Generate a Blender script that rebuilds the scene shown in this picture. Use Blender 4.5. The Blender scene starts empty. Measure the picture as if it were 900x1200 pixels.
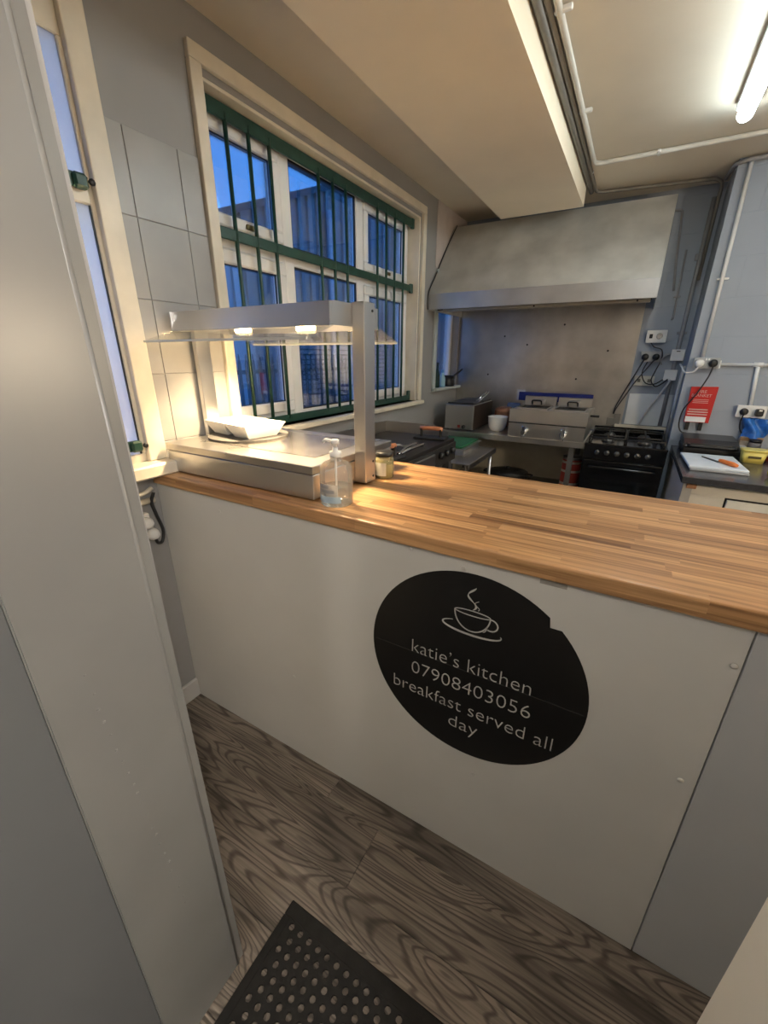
import bpy, bmesh, math, random
from mathutils import Matrix, Vector
random.seed(7)
S = bpy.context.scene
COL = S.collection
PI = math.pi

# ------------------------------------------------------------------ camera, sky, exposure
def cam_axes(yaw, pitch, roll):
    cy, sy, cp, sp = math.cos(yaw), math.sin(yaw), math.cos(pitch), math.sin(pitch)
    f = Vector((-sy*cp, cy*cp, -sp)); r = Vector((cy, sy, 0)); u = r.cross(f)
    cr, sr = math.cos(roll), math.sin(roll)
    return cr*r + sr*u, -sr*r + cr*u, f
cd = bpy.data.cameras.new('camera'); cam = bpy.data.objects.new('camera', cd); COL.objects.link(cam)
cr_, cu_, cf_ = cam_axes(math.radians(30.0908), math.radians(20.845), math.radians(0.2595))
cam.matrix_world = Matrix(((cr_.x, cu_.x, -cf_.x, 1.4714), (cr_.y, cu_.y, -cf_.y, -0.8423), (cr_.z, cu_.z, -cf_.z, 1.4539), (0, 0, 0, 1)))
cd.sensor_fit = 'HORIZONTAL'; cd.sensor_width = 36; cd.lens = 480.2*36/900; cd.clip_start = 0.02; cd.clip_end = 200
S.camera = cam
W = bpy.data.worlds.new('dusk_sky'); S.world = W; W.use_nodes = True
wn = W.node_tree.nodes; wl = W.node_tree.links
bg = wn['Background']
tc = wn.new('ShaderNodeTexCoord'); sep = wn.new('ShaderNodeSeparateXYZ'); rp = wn.new('ShaderNodeValToRGB')
wl.new(tc.outputs['Generated'], sep.inputs[0]); wl.new(sep.outputs['Z'], rp.inputs[0]); wl.new(rp.outputs[0], bg.inputs[0])
rp.color_ramp.elements[0].position = 0.0; rp.color_ramp.elements[0].color = (.13, .42, 1.1, 1)
rp.color_ramp.elements[1].position = 0.7; rp.color_ramp.elements[1].color = (.045, .22, .85, 1)
bg.inputs[1].default_value = 1.5
S.view_settings.view_transform = 'Standard'; S.view_settings.look = 'None'
S.view_settings.exposure = 0.7; S.view_settings.gamma = 1.0; S.view_settings.use_curve_mapping = False
TUBE_E, HEAT_W, HALL_W, SERVE_W = 16.0, 6.0, 37.0, 40.0
WARM = (1.0, .96, .90)

# ------------------------------------------------------------------ materials
MATS = {}
def mat(name, col, rough=.5, metal=0.0, var=.08, scale=8.0, bump=0.0, bscale=60.0, stretch=(1, 1, 1), emit=None, spec=.5, coat=0.0):
    if name in MATS: return MATS[name]
    m = bpy.data.materials.new(name); m.use_nodes = True; n = m.node_tree.nodes; l = m.node_tree.links
    b = n['Principled BSDF']
    b.inputs['Roughness'].default_value = rough; b.inputs['Metallic'].default_value = metal
    b.inputs['Specular IOR Level'].default_value = spec; b.inputs['Coat Weight'].default_value = coat
    t = n.new('ShaderNodeTexCoord'); mp = n.new('ShaderNodeMapping'); mp.inputs['Scale'].default_value = stretch
    l.new(t.outputs['Object'], mp.inputs[0])
    nz = n.new('ShaderNodeTexNoise'); nz.inputs['Scale'].default_value = scale; nz.inputs['Detail'].default_value = 5
    l.new(mp.outputs[0], nz.inputs['Vector'])
    r = n.new('ShaderNodeValToRGB'); c = col
    r.color_ramp.elements[0].position = .3; r.color_ramp.elements[1].position = .7
    r.color_ramp.elements[0].color = (c[0]*(1-var), c[1]*(1-var), c[2]*(1-var), 1)
    r.color_ramp.elements[1].color = (min(1, c[0]*(1+var)), min(1, c[1]*(1+var)), min(1, c[2]*(1+var)), 1)
    l.new(nz.outputs['Fac'], r.inputs[0]); l.new(r.outputs[0], b.inputs['Base Color'])
    if metal > .5:
        mr = n.new('ShaderNodeMapRange'); mr.inputs['To Min'].default_value = max(.04, rough-.03); mr.inputs['To Max'].default_value = min(1, rough+.05)
        l.new(nz.outputs['Fac'], mr.inputs['Value']); l.new(mr.outputs[0], b.inputs['Roughness'])
    if bump:
        n2 = n.new('ShaderNodeTexNoise'); n2.inputs['Scale'].default_value = bscale; n2.inputs['Detail'].default_value = 4
        l.new(mp.outputs[0], n2.inputs['Vector'])
        bp = n.new('ShaderNodeBump'); bp.inputs['Strength'].default_value = bump; bp.inputs['Distance'].default_value = .004
        l.new(n2.outputs['Fac'], bp.inputs['Height']); l.new(bp.outputs[0], b.inputs['Normal'])
    if emit:
        b.inputs['Emission Color'].default_value = (*emit[0], 1); b.inputs['Emission Strength'].default_value = emit[1]
    MATS[name] = m; return m
def mix_glass(name, tint, refl=.08, diff=0.0, dcol=(.9, .9, .9), grough=.02, translucent=False):
    m = bpy.data.materials.new(name); m.use_nodes = True; n = m.node_tree.nodes; l = m.node_tree.links
    n.clear(); out = n.new('ShaderNodeOutputMaterial')
    tr = n.new('ShaderNodeBsdfTransparent'); tr.inputs[0].default_value = (*tint, 1)
    gl = n.new('ShaderNodeBsdfGlossy'); gl.inputs['Roughness'].default_value = grough
    fr = n.new('ShaderNodeFresnel'); fr.inputs['IOR'].default_value = 1.45
    ml = n.new('ShaderNodeMath'); ml.operation = 'MULTIPLY'; ml.inputs[1].default_value = refl/.04*.5
    l.new(fr.outputs[0], ml.inputs[0])
    base = tr.outputs[0]
    if diff:
        df = n.new('ShaderNodeBsdfTranslucent' if translucent else 'ShaderNodeBsdfDiffuse'); df.inputs[0].default_value = (*dcol, 1)
        nz = n.new('ShaderNodeTexNoise'); nz.inputs['Scale'].default_value = 30
        mr = n.new('ShaderNodeMapRange'); mr.inputs['To Min'].default_value = diff*.9; mr.inputs['To Max'].default_value = min(1, diff*1.1)
        l.new(nz.outputs['Fac'], mr.inputs['Value'])
        mx = n.new('ShaderNodeMixShader'); l.new(mr.outputs[0], mx.inputs[0]); l.new(base, mx.inputs[1]); l.new(df.outputs[0], mx.inputs[2]); base = mx.outputs[0]
    mx = n.new('ShaderNodeMixShader'); l.new(ml.outputs[0], mx.inputs[0]); l.new(base, mx.inputs[1]); l.new(gl.outputs[0], mx.inputs[2])
    l.new(mx.outputs[0], out.inputs[0]); MATS[name] = m; return m

def block_wall(name, col, mortar=.93, bw=.44, bh=.225):
    m = mat(name, col, .55, 0, .05, 3.0, .05, 40); n = m.node_tree.nodes; l = m.node_tree.links
    t = n.new('ShaderNodeTexCoord'); sp = n.new('ShaderNodeSeparateXYZ'); cb = n.new('ShaderNodeCombineXYZ'); ad = n.new('ShaderNodeMath')
    l.new(t.outputs['Object'], sp.inputs[0]); l.new(sp.outputs[0], ad.inputs[0]); l.new(sp.outputs[1], ad.inputs[1]); l.new(ad.outputs[0], cb.inputs[0]); l.new(sp.outputs[2], cb.inputs[1])
    br = n.new('ShaderNodeTexBrick'); br.inputs['Scale'].default_value = 1; br.inputs['Brick Width'].default_value = bw; br.inputs['Row Height'].default_value = bh
    br.inputs['Mortar Size'].default_value = .004; br.inputs['Mortar Smooth'].default_value = .6
    br.inputs['Color1'].default_value = br.inputs['Color2'].default_value = (1, 1, 1, 1); br.inputs['Mortar'].default_value = (0, 0, 0, 1)
    l.new(cb.outputs[0], br.inputs['Vector'])
    bp = n.new('ShaderNodeBump'); bp.inputs['Strength'].default_value = .35; bp.inputs['Distance'].default_value = .003
    l.new(br.outputs['Color'], bp.inputs['Height']); l.new(bp.outputs[0], n['Principled BSDF'].inputs['Normal'])
    return m

def plank_material():
    m = bpy.data.materials.new('floor_oak_vinyl'); m.use_nodes = True; n = m.node_tree.nodes; l = m.node_tree.links; b = n['Principled BSDF']
    t = n.new('ShaderNodeTexCoord'); oi = n.new('ShaderNodeObjectInfo')
    ml = n.new('ShaderNodeVectorMath'); ml.operation = 'SCALE'; cb = n.new('ShaderNodeCombineXYZ')
    l.new(oi.outputs['Random'], cb.inputs[0]); l.new(oi.outputs['Random'], cb.inputs[1]); l.new(oi.outputs['Random'], cb.inputs[2])
    l.new(cb.outputs[0], ml.inputs[0]); ml.inputs['Scale'].default_value = 40
    ad = n.new('ShaderNodeVectorMath'); l.new(t.outputs['Object'], ad.inputs[0]); l.new(ml.outputs[0], ad.inputs[1])
    mp = n.new('ShaderNodeMapping'); mp.inputs['Scale'].default_value = (.95, 7.5, 1); l.new(ad.outputs[0], mp.inputs[0])
    nz = n.new('ShaderNodeTexNoise'); nz.inputs['Scale'].default_value = 1.5; nz.inputs['Detail'].default_value = 1.5; nz.inputs['Roughness'].default_value = .35; nz.inputs['Distortion'].default_value = .5
    l.new(mp.outputs[0], nz.inputs['Vector'])
    k = n.new('ShaderNodeMath'); k.operation = 'MULTIPLY'; k.inputs[1].default_value = 120; l.new(nz.outputs['Fac'], k.inputs[0])
    sn = n.new('ShaderNodeMath'); sn.operation = 'SINE'; l.new(k.outputs[0], sn.inputs[0])
    # fine fibres
    mp2 = n.new('ShaderNodeMapping'); mp2.inputs['Scale'].default_value = (6, 150, 1); l.new(ad.outputs[0], mp2.inputs[0])
    n2 = n.new('ShaderNodeTexNoise'); n2.inputs['Scale'].default_value = 1.0; n2.inputs['Detail'].default_value = 4; l.new(mp2.outputs[0], n2.inputs['Vector'])
    mp3 = n.new('ShaderNodeMapping'); mp3.inputs['Scale'].default_value = (2.5, 7, 1); l.new(ad.outputs[0], mp3.inputs[0])
    n3 = n.new('ShaderNodeTexNoise'); n3.inputs['Scale'].default_value = 1.0; n3.inputs['Detail'].default_value = 3; l.new(mp3.outputs[0], n3.inputs['Vector'])
    r1 = n.new('ShaderNodeValToRGB'); l.new(sn.outputs[0], r1.inputs[0]) if False else None
    mr = n.new('ShaderNodeMapRange'); mr.inputs['From Min'].default_value = -1; l.new(sn.outputs[0], mr.inputs['Value']); l.new(mr.outputs[0], r1.inputs[0])
    r1.color_ramp.elements[0].position = .0; r1.color_ramp.elements[0].color = (.070, .058, .048, 1)
    r1.color_ramp.elements[1].position = .42; r1.color_ramp.elements[1].color = (.185, .160, .135, 1)
    x1 = n.new('ShaderNodeMix'); x1.data_type = 'RGBA'; x1.blend_type = 'MULTIPLY'; x1.inputs['Factor'].default_value = .75
    r2 = n.new('ShaderNodeValToRGB'); r2.color_ramp.elements[0].position = .3; r2.color_ramp.elements[0].color = (.42, .40, .38, 1); r2.color_ramp.elements[1].position = .62; r2.color_ramp.elements[1].color = (1.1, 1.08, 1.05, 1)
    l.new(n2.outputs['Fac'], r2.inputs[0]); l.new(r1.outputs[0], x1.inputs['A']); l.new(r2.outputs[0], x1.inputs['B'])
    x2 = n.new('ShaderNodeMix'); x2.data_type = 'RGBA'; x2.blend_type = 'MULTIPLY'; x2.inputs['Factor'].default_value = .8
    r3 = n.new('ShaderNodeValToRGB'); r3.color_ramp.elements[0].position = .32; r3.color_ramp.elements[0].color = (.38, .36, .34, 1); r3.color_ramp.elements[1].position = .6; r3.color_ramp.elements[1].color = (1.15, 1.12, 1.1, 1)
    l.new(n3.outputs['Fac'], r3.inputs[0]); l.new(x1.outputs['Result'], x2.inputs['A']); l.new(r3.outputs[0], x2.inputs['B'])
    l.new(x2.outputs['Result'], b.inputs['Base Color']); b.inputs['Roughness'].default_value = .42
    bp = n.new('ShaderNodeBump'); bp.inputs['Strength'].default_value = .25; bp.inputs['Distance'].default_value = .002; l.new(mr.outputs[0], bp.inputs['Height']); l.new(bp.outputs[0], b.inputs['Normal'])
    MATS['plank'] = m; return m

def butcher_material():
    m = bpy.data.materials.new('worktop_butcher_block'); m.use_nodes = True; n = m.node_tree.nodes; l = m.node_tree.links; b = n['Principled BSDF']
    t = n.new('ShaderNodeTexCoord'); sp = n.new('ShaderNodeSeparateXYZ'); l.new(t.outputs['Object'], sp.inputs[0])
    def M(op, a, bb=None):
        q = n.new('ShaderNodeMath'); q.operation = op
        for i, v in enumerate((a, bb)):
            if v is None: continue
            if isinstance(v, (int, float)): q.inputs[i].default_value = v
            else: l.new(v, q.inputs[i])
        return q.outputs[0]
    yz = M('SUBTRACT', sp.outputs[1], M('MULTIPLY', sp.outputs[2], .9))
    row = M('FLOOR', M('DIVIDE', yz, .036))
    wn1 = n.new('ShaderNodeTexWhiteNoise'); wn1.noise_dimensions = '1D'; l.new(row, wn1.inputs['W'])
    xo = M('ADD', sp.outputs[0], M('MULTIPLY', wn1.outputs['Value'], 3.0))
    colm = M('FLOOR', M('DIVIDE', xo, .38))
    cb = n.new('ShaderNodeCombineXYZ'); l.new(row, cb.inputs[0]); l.new(colm, cb.inputs[1])
    w2 = n.new('ShaderNodeTexWhiteNoise'); w2.noise_dimensions = '2D'; l.new(cb.outputs[0], w2.inputs['Vector'])
    r = n.new('ShaderNodeValToRGB'); e = r.color_ramp.elements
    e[0].position = 0; e[0].color = (.22, .105, .042, 1); e[1].position = 1; e[1].color = (.58, .35, .165, 1)
    e.new(.45).color = (.46, .26, .115, 1)
    l.new(w2.outputs['Value'], r.inputs[0])
    mp = n.new('ShaderNodeMapping'); mp.inputs['Scale'].default_value = (3, 90, 90); l.new(t.outputs['Object'], mp.inputs[0])
    vm = n.new('ShaderNodeVectorMath'); l.new(mp.outputs[0], vm.inputs[0]); sc = n.new('ShaderNodeVectorMath'); sc.operation = 'SCALE'; sc.inputs['Scale'].default_value = 30
    l.new(w2.outputs['Color'], sc.inputs[0]); l.new(sc.outputs[0], vm.inputs[1])
    nz = n.new('ShaderNodeTexNoise'); nz.inputs['Scale'].default_value = 1; nz.inputs['Detail'].default_value = 5; l.new(vm.outputs[0], nz.inputs['Vector'])
    r2 = n.new('ShaderNodeValToRGB'); r2.color_ramp.elements[0].position = .33; r2.color_ramp.elements[0].color = (.50, .43, .37, 1); r2.color_ramp.elements[1].position = .58; r2.color_ramp.elements[1].color = (1.08, 1.05, 1.05, 1)
    l.new(nz.outputs['Fac'], r2.inputs[0])
    x = n.new('ShaderNodeMix'); x.data_type = 'RGBA'; x.blend_type = 'MULTIPLY'; x.inputs['Factor'].default_value = .9
    l.new(r.outputs[0], x.inputs['A']); l.new(r2.outputs[0], x.inputs['B']); l.new(x.outputs['Result'], b.inputs['Base Color'])
    b.inputs['Roughness'].default_value = .33
    MATS['butcher'] = m; return m

GREYW = mat('wall_grey_paint', (.28, .275, .272), .5, 0, .05, 2.5, .06, 30)
BLOCK = block_wall('wall_grey_block_paint', (.285, .325, .39))
CEIL = mat('ceiling_cream_paint', (.68, .61, .50), .7, 0, .04, 3, .04, 25)
JAMBP = mat('grey_gloss_jamb_paint', (.150, .148, .143), .3, 0, .06, 5, .05, 20)
GLOSSW = mat('white_gloss_woodwork', (.50, .49, .47), .28, 0, .06, 5, .05, 20)
CREAM = mat('cream_gloss_woodwork', (.86, .80, .68), .35, 0, .05, 6, .05, 25)
CASING = mat('cream_window_casing', (.66, .60, .49), .32, 0, .08, 9, .06, 30)
TILEM = mat('painted_tile', (.31, .303, .295), .3, 0, .05, 9, .04, 20)
GROUT = mat('tile_grout', (.27, .265, .26), .8, 0, .1, 30)
PANEL = mat('counter_panel_paint', (.57, .56, .53), .42, 0, .05, 2.2, .03, 40)
PVC = mat('white_upvc_frame', (.72, .72, .72), .3, 0, .05, 8)
GREEN = mat('dark_green_bar_paint', (.012, .05, .035), .4, 0, .2, 20, .1, 80)
STEEL = mat('brushed_stainless_steel', (.60, .59, .58), .32, 1, .04, 6, .012, 30)
STEELX = mat('brushed_stainless_top', (.66, .64, .61), .34, 1, .06, 5, .012, 30)
HOODST = mat('hood_dull_steel', (.60, .60, .575), .42, .55, .22, 3.6, .08, 20)
SPLASH = mat('splashback_stained_steel', (.55, .53, .50), .34, 1, .24, 3.4, .10, 9)
BLACKG = mat('black_gloss_enamel', (.006, .006, .007), .15, 0, .2, 20)
BLACKP = mat('black_plastic', (.012, .012, .013), .4, 0, .2, 30)
IRON = mat('dark_cast_iron', (.02, .019, .018), .5, 0, .3, 25, .2, 60)
WHITEP = mat('white_plastic', (.75, .75, .74), .35, 0, .04, 20)
WHITEC = mat('white_ceramic', (.85, .83, .79), .15, 0, .03, 10)
GREYP = mat('grey_pipe_paint', (.30, .30, .31), .5, 0, .08, 20)
DKPIPE = mat('brown_grey_pipe_paint', (.17, .155, .135), .5, 0, .1, 20)
GLASS = mix_glass('window_glass', (.93, .96, .97), .06)
SHIELD = mix_glass('clear_shield_glass', (.95, .96, .95), .03, .07, (.9, .9, .86))
FROST = mat('frosted_window_glass', (.86, .88, .90), .25, 0, .04, 25)
fn = FROST.node_tree; ft = fn.nodes.new('ShaderNodeBsdfTranslucent'); ft.inputs[0].default_value = (.92, .94, .96, 1); fm = fn.nodes.new('ShaderNodeMixShader'); fm.inputs[0].default_value = .62
fn.links.new(fn.nodes['Principled BSDF'].outputs[0], fm.inputs[1]); fn.links.new(ft.outputs[0], fm.inputs[2]); fn.links.new(fm.outputs[0], fn.nodes['Material Output'].inputs[0])
PLANK = plank_material(); BUTCHER = butcher_material()

# ------------------------------------------------------------------ mesh helpers (geometry is given in world metres)
def bmn(): return bmesh.new()
def box(bm, x0, x1, y0, y1, z0, z1, bev=0.0, seg=1):
    b = bmesh.new() if bev else bm
    v = [b.verts.new((x, y, z)) for x in (x0, x1) for y in (y0, y1) for z in (z0, z1)]
    for f in ((0, 1, 3, 2), (4, 6, 7, 5), (0, 4, 5, 1), (2, 3, 7, 6), (0, 2, 6, 4), (1, 5, 7, 3)): b.faces.new([v[i] for i in f])
    if bev:
        bmesh.ops.bevel(b, geom=list(b.edges), offset=bev, segments=seg, affect='EDGES', profile=.5)
        merge(bm, b)
    return bm
def merge(bm, b):
    vm = {v: bm.verts.new(v.co) for v in b.verts}
    for f in b.faces:
        try: nf = bm.faces.new([vm[v] for v in f.verts]); nf.smooth = f.smooth
        except ValueError: pass
    b.free()
def tube(bm, pts, r, seg=8, rr=None, cap=True):
    pts = [Vector(p) for p in pts]; rings = []
    up0 = Vector((0, 0, 1))
    nrm = None
    for i, p in enumerate(pts):
        a = pts[max(i-1, 0)]; c = pts[min(i+1, len(pts)-1)]; t = (c-a).normalized()
        if nrm is None:
            nrm = t.cross(up0 if abs(t.z) < .95 else Vector((1, 0, 0))).normalized()
        nrm = (nrm - t*nrm.dot(t)).normalized(); bn = t.cross(nrm)
        ra = rr[i] if rr else r
        rings.append([bm.verts.new(p + (nrm*math.cos(2*PI*k/seg) + bn*math.sin(2*PI*k/seg))*ra) for k in range(seg)])
    for i in range(len(rings)-1):
        for k in range(seg):
            f = bm.faces.new((rings[i][k], rings[i+1][k], rings[i+1][(k+1) % seg], rings[i][(k+1) % seg])); f.smooth = True
    if cap:
        bm.faces.new(rings[0]); bm.faces.new(rings[-1][::-1])
    return bm
def lathe(bm, c, prof, seg=24, axis='z', caps=True):
    rings = []
    for r, h in prof:
        ring = []
        for k in range(seg):
            a = 2*PI*k/seg; u, v = max(r, .0003)*math.cos(a), max(r, .0003)*math.sin(a)
            q = {'z': (u, v, h), 'y': (u, h, v), 'x': (h, u, v)}[axis]
            ring.append(bm.verts.new((c[0]+q[0], c[1]+q[1], c[2]+q[2])))
        rings.append(ring)
    for i in range(len(rings)-1):
        for k in range(seg):
            f = bm.faces.new((rings[i][k], rings[i][(k+1) % seg], rings[i+1][(k+1) % seg], rings[i+1][k])); f.smooth = True
    if caps: bm.faces.new(rings[0][::-1]); bm.faces.new(rings[-1])
    return bm
def prism(bm, poly, axis, a, b):
    """poly: 2D points in the two remaining axes (order x<y<z), extruded along axis from a to b"""
    def P(u, v, w): return {'x': (w, u, v), 'y': (u, w, v), 'z': (u, v, w)}[axis]
    A = [bm.verts.new(P(u, v, a)) for u, v in poly]; B = [bm.verts.new(P(u, v, b)) for u, v in poly]
    n = len(poly); bm.faces.new(A); bm.faces.new(B[::-1])
    for i in range(n): bm.faces.new((A[i], B[i], B[(i+1) % n], A[(i+1) % n]))
    return bm
def arc(pts, r, n=5):
    """round the inner corners of a polyline"""
    pts = [Vector(p) for p in pts]; out = [pts[0]]
    for i in range(1, len(pts)-1):
        p = pts[i]; a = (pts[i-1]-p); c = (pts[i+1]-p); d = min(r, a.length*.45, c.length*.45)
        A = p+a.normalized()*d; C = p+c.normalized()*d
        for k in range(n+1):
            t = k/n; out.append(A*(1-t)**2 + p*2*t*(1-t) + C*t*t)
    out.append(pts[-1]); return out
def spline(pts, n=8):
    P = [Vector(p) for p in pts]; out = []
    for i in range(len(P)-1):
        p0, p1, p2, p3 = P[max(i-1, 0)], P[i], P[i+1], P[min(i+2, len(P)-1)]
        for k in range(n):
            t = k/n; out.append(.5*((2*p1)+(p2-p0)*t+(2*p0-5*p1+4*p2-p3)*t*t+(3*p1-p0-3*p2+p3)*t**3))
    out.append(P[-1]); return out
def rotz(bm, c, deg, axis='Z'):
    bmesh.ops.rotate(bm, verts=list(bm.verts), cent=c, matrix=Matrix.Rotation(math.radians(deg), 3, axis)); return bm
def wloc(o):
    v = Vector((0, 0, 0))
    while o: v += o.location; o = o.parent
    return v
def mesh_from(bm, name):
    bmesh.ops.recalc_face_normals(bm, faces=list(bm.faces)); me = bpy.data.meshes.new(name); bm.to_mesh(me); bm.free(); return me
def part(name, bm, m, parent, label=None, kind=None):
    off = wloc(parent); bmesh.ops.translate(bm, verts=list(bm.verts), vec=-off)
    me = mesh_from(bm, name); me.materials.append(m); o = bpy.data.objects.new(name, me); COL.objects.link(o); o.parent = parent
    if label: o['label'] = label
    if kind: o['kind'] = kind
    return o
def thing(name, label, cat, loc, group=None):
    o = bpy.data.objects.new(name, None); COL.objects.link(o); o.location = loc; o.empty_display_size = .05
    o['label'] = label; o['category'] = cat
    if group: o['group'] = group
    return o
def single(name, bm, m, label, cat, group=None, kind=None):
    vs = [v.co for v in bm.verts]
    c = Vector(((min(v.x for v in vs)+max(v.x for v in vs))/2, (min(v.y for v in vs)+max(v.y for v in vs))/2, min(v.z for v in vs)))
    bmesh.ops.translate(bm, verts=list(bm.verts), vec=-c)
    me = mesh_from(bm, name); me.materials.append(m); o = bpy.data.objects.new(name, me); COL.objects.link(o); o.location = c
    o['label'] = label; o['category'] = cat
    if group: o['group'] = group
    if kind: o['kind'] = kind
    return o
def struct(name, bm, m, parent=None):
    if parent: return part(name, bm, m, parent)
    me = mesh_from(bm, name); me.materials.append(m); o = bpy.data.objects.new(name, me); COL.objects.link(o); o['kind'] = 'structure'; return o
def B(*a, **k): return box(bmn(), *a, **k)
def T(*a, **k): return tube(bmn(), *a, **k)
def L(*a, **k): return lathe(bmn(), *a, **k)
def P(*a, **k): return prism(bmn(), *a, **k)
def text_bm(s, size, xscale=1.0, align='LEFT', spacing=1.0, off=0.0):
    cu = bpy.data.curves.new('lettering', 'FONT'); cu.body = s; cu.size = size; cu.align_x = align; cu.space_character = spacing; cu.resolution_u = 3; cu.extrude = .0004; cu.offset = off
    o = bpy.data.objects.new('lettering', cu); COL.objects.link(o)
    me = o.to_mesh(); bm = bmn(); bm.from_mesh(me); o.to_mesh_clear(); bpy.data.objects.remove(o); bpy.data.curves.remove(cu)
    bmesh.ops.scale(bm, verts=list(bm.verts), vec=(xscale, 1, 1)); return bm
def wall_text(s, size, x, y, z, xscale=1.0, align='LEFT', spacing=1.0, off=0.0):
    """lettering standing on a wall that faces -y"""
    bm = text_bm(s, size, xscale, align, spacing, off); bmesh.ops.rotate(bm, verts=list(bm.verts), cent=(0, 0, 0), matrix=Matrix.Rotation(PI/2, 3, 'X'))
    bmesh.ops.translate(bm, verts=list(bm.verts), vec=(x, y, z)); return bm
def ribbon(bm, pts, w, y, closed=False):
    """stroke of width w (number or list) in the plane y, pts are (x, z)"""
    n = len(pts); pr = []
    for i, p in enumerate(pts):
        a = pts[i-1] if (i or closed) else p; c = pts[(i+1) % n] if (i < n-1 or closed) else p
        d = Vector((c[0]-a[0], c[1]-a[1])); d.normalize(); k = (w[i] if isinstance(w, (list, tuple)) else w)/2
        pr.append((bm.verts.new((p[0]-d.y*k, y, p[1]+d.x*k)), bm.verts.new((p[0]+d.y*k, y, p[1]-d.x*k))))
    for i in range(n if closed else n-1):
        a, b = pr[i], pr[(i+1) % n]; bm.faces.new((a[0], b[0], b[1], a[1]))
    return bm

# ------------------------------------------------------------------ the setting
H = 2.52; BY = 3.08; PY = 2.70; PX = 1.765; RX = 3.7
fl = struct('floor', B(-.2, RX+.1, -3.4, BY+.2, -.06, -.004), mat('floor_subfloor_dark', (.02, .018, .016), .8))
def planks():
    w, ln = .182, 1.22; shared = {}
    y = 0.0 - .02
    row = 0; y1 = .10
    while y1 > -3.3:
        x = -.02 - random.random()*ln
        while x < RX:
            a, b = max(x, 0.0), min(x+ln, RX)
            if b - a > .03:
                me = shared.get((round(b-a, 3)))
                if me is None:
                    bm = box(bmn(), 0, b-a-.0012, 0, w-.0012, -.004, 0, .0008); me = mesh_from(bm, 'plank'); me.materials.append(PLANK); shared[round(b-a, 3)] = me
                o = bpy.data.objects.new('plank', me); COL.objects.link(o); o.location = (a, y1-w, 0); o.parent = fl
            x += ln
        y1 -= w; row += 1
planks()
struct('floor_kitchen', B(0, RX, .10, BY, -.004, 0), mat('kitchen_vinyl_floor', (.30, .29, .28), .5), fl)
struct('ceiling', B(-.2, RX+.1, -3.4, BY+.2, H, H+.1), CEIL)
# left wall with window openings A (y -.47..0), B (y .41..2.19), C (y 2.50..3.0)
WX = -.24
wl_ = bmn()
ZA0, ZA1, ZB0, ZB1, ZC0, ZC1 = 1.085, 2.345, 1.125, 2.35, 1.20, 2.05
for y0, y1, z0, z1 in ((-3.3, -.47, 0, H), (-.47, 0, 0, ZA0), (-.47, 0, ZA1, H), (0, .41, 0, H), (.41, 2.19, 0, ZB0), (.41, 2.19, ZB1, H), (2.19, 2.52, 0, H), (2.52, 3.04, 0, ZC0), (2.52, 3.04, ZC1, H), (3.04, BY+.2, 0, H)):
    box(wl_, WX, 0, y0, y1, z0, z1)
wall_left = struct('wall_left', wl_, GREYW)
struct('wall_back', B(0, PX+.3, BY, BY+.2, 0, H), BLOCK)
struct('wall_back_right', B(PX, RX, PY, BY+.2, 0, H), BLOCK)
struct('wall_right', B(RX, RX+.1, -3.4, PY, 0, H), GREYW)
struct('wall_hall_end', B(.6, RX, -3.4, -3.3, 0, H), GREYW)
JX = .87
wf = bmn()
box(wf, 0, JX-.022, -.709, -.515, 0, H); box(wf, 1.666, RX, -.709, -.515, 0, H); box(wf, JX-.022, 1.666, -.709, -.515, 2.07, H)
struct('wall_front', wf, GREYW)
struct('wall_hall_left', B(JX-.2, JX-.004, -3.3, -.711, 0, H), mat('hall_slate_grey_paint', (.085, .088, .092), .55, 0, .06, 2.2, .08, 18))
# door lining the camera stands in: the left board leans a little, as the old frame does
def lean(bm, k, z0=0):
    for v in bm.verts: v.co.y += k*v.co.z
    return bm
def leaning_board(xa, xb, na, nk, fa, fk, zt=2.06):
    """upright board whose near (na + nk z) and far (fa + fk z) edges lean"""
    bm = bmn(); lo = [bm.verts.new(p) for p in ((xa, na, 0), (xb, na, 0), (xb, fa, 0), (xa, fa, 0))]; hi = [bm.verts.new(p) for p in ((xa, na+nk*zt, zt), (xb, na+nk*zt, zt), (xb, fa+fk*zt, zt), (xa, fa+fk*zt, zt))]
    bm.faces.new(lo[::-1]); bm.faces.new(hi)
    for i in range(4): bm.faces.new((lo[i], lo[(i+1) % 4], hi[(i+1) % 4], hi[i]))
    bmesh.ops.bevel(bm, geom=list(bm.edges), offset=.002, segments=2, affect='EDGES'); return bm
LK = -.008
dr = struct('door_1', leaning_board(JX-.02, JX, -.7105, 0, -.5355, LK), JAMBP)
part('lining_edge', leaning_board(JX-.022, JX-.0035, -.5355, LK, -.5155, LK), JAMBP, dr)
part('lining_bead', lean(T([(JX-.003, -.5355, 0), (JX-.003, -.5355, 2.06)], .0045, 8), LK), JAMBP, dr)
blis = bmn()
for k in range(22):
    t_ = k/21; zz_ = 1.02-.62*t_; yy_ = -.655+.045*t_+random.uniform(-.002, .002)
    lathe(blis, (JX-.0005, yy_, zz_+random.uniform(-.006, .006)), [(random.uniform(.0018, .0036), 0), (.0012, .0014)], 6, 'x')
part('paint_blisters', blis, JAMBP, dr, None, 'stuff')
part('jamb', B(1.644, 1.664, -.709, -.505, 0, 2.06, .003), CREAM, dr, 'cream painted board of the door lining')
part('head', B(JX-.02, 1.664, -.709, -.51, 2.06, 2.08), CREAM, dr)
struct('baseboard_left', B(0, .016, -.51, 0, 0, .092, .003), GLOSSW)
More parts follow.
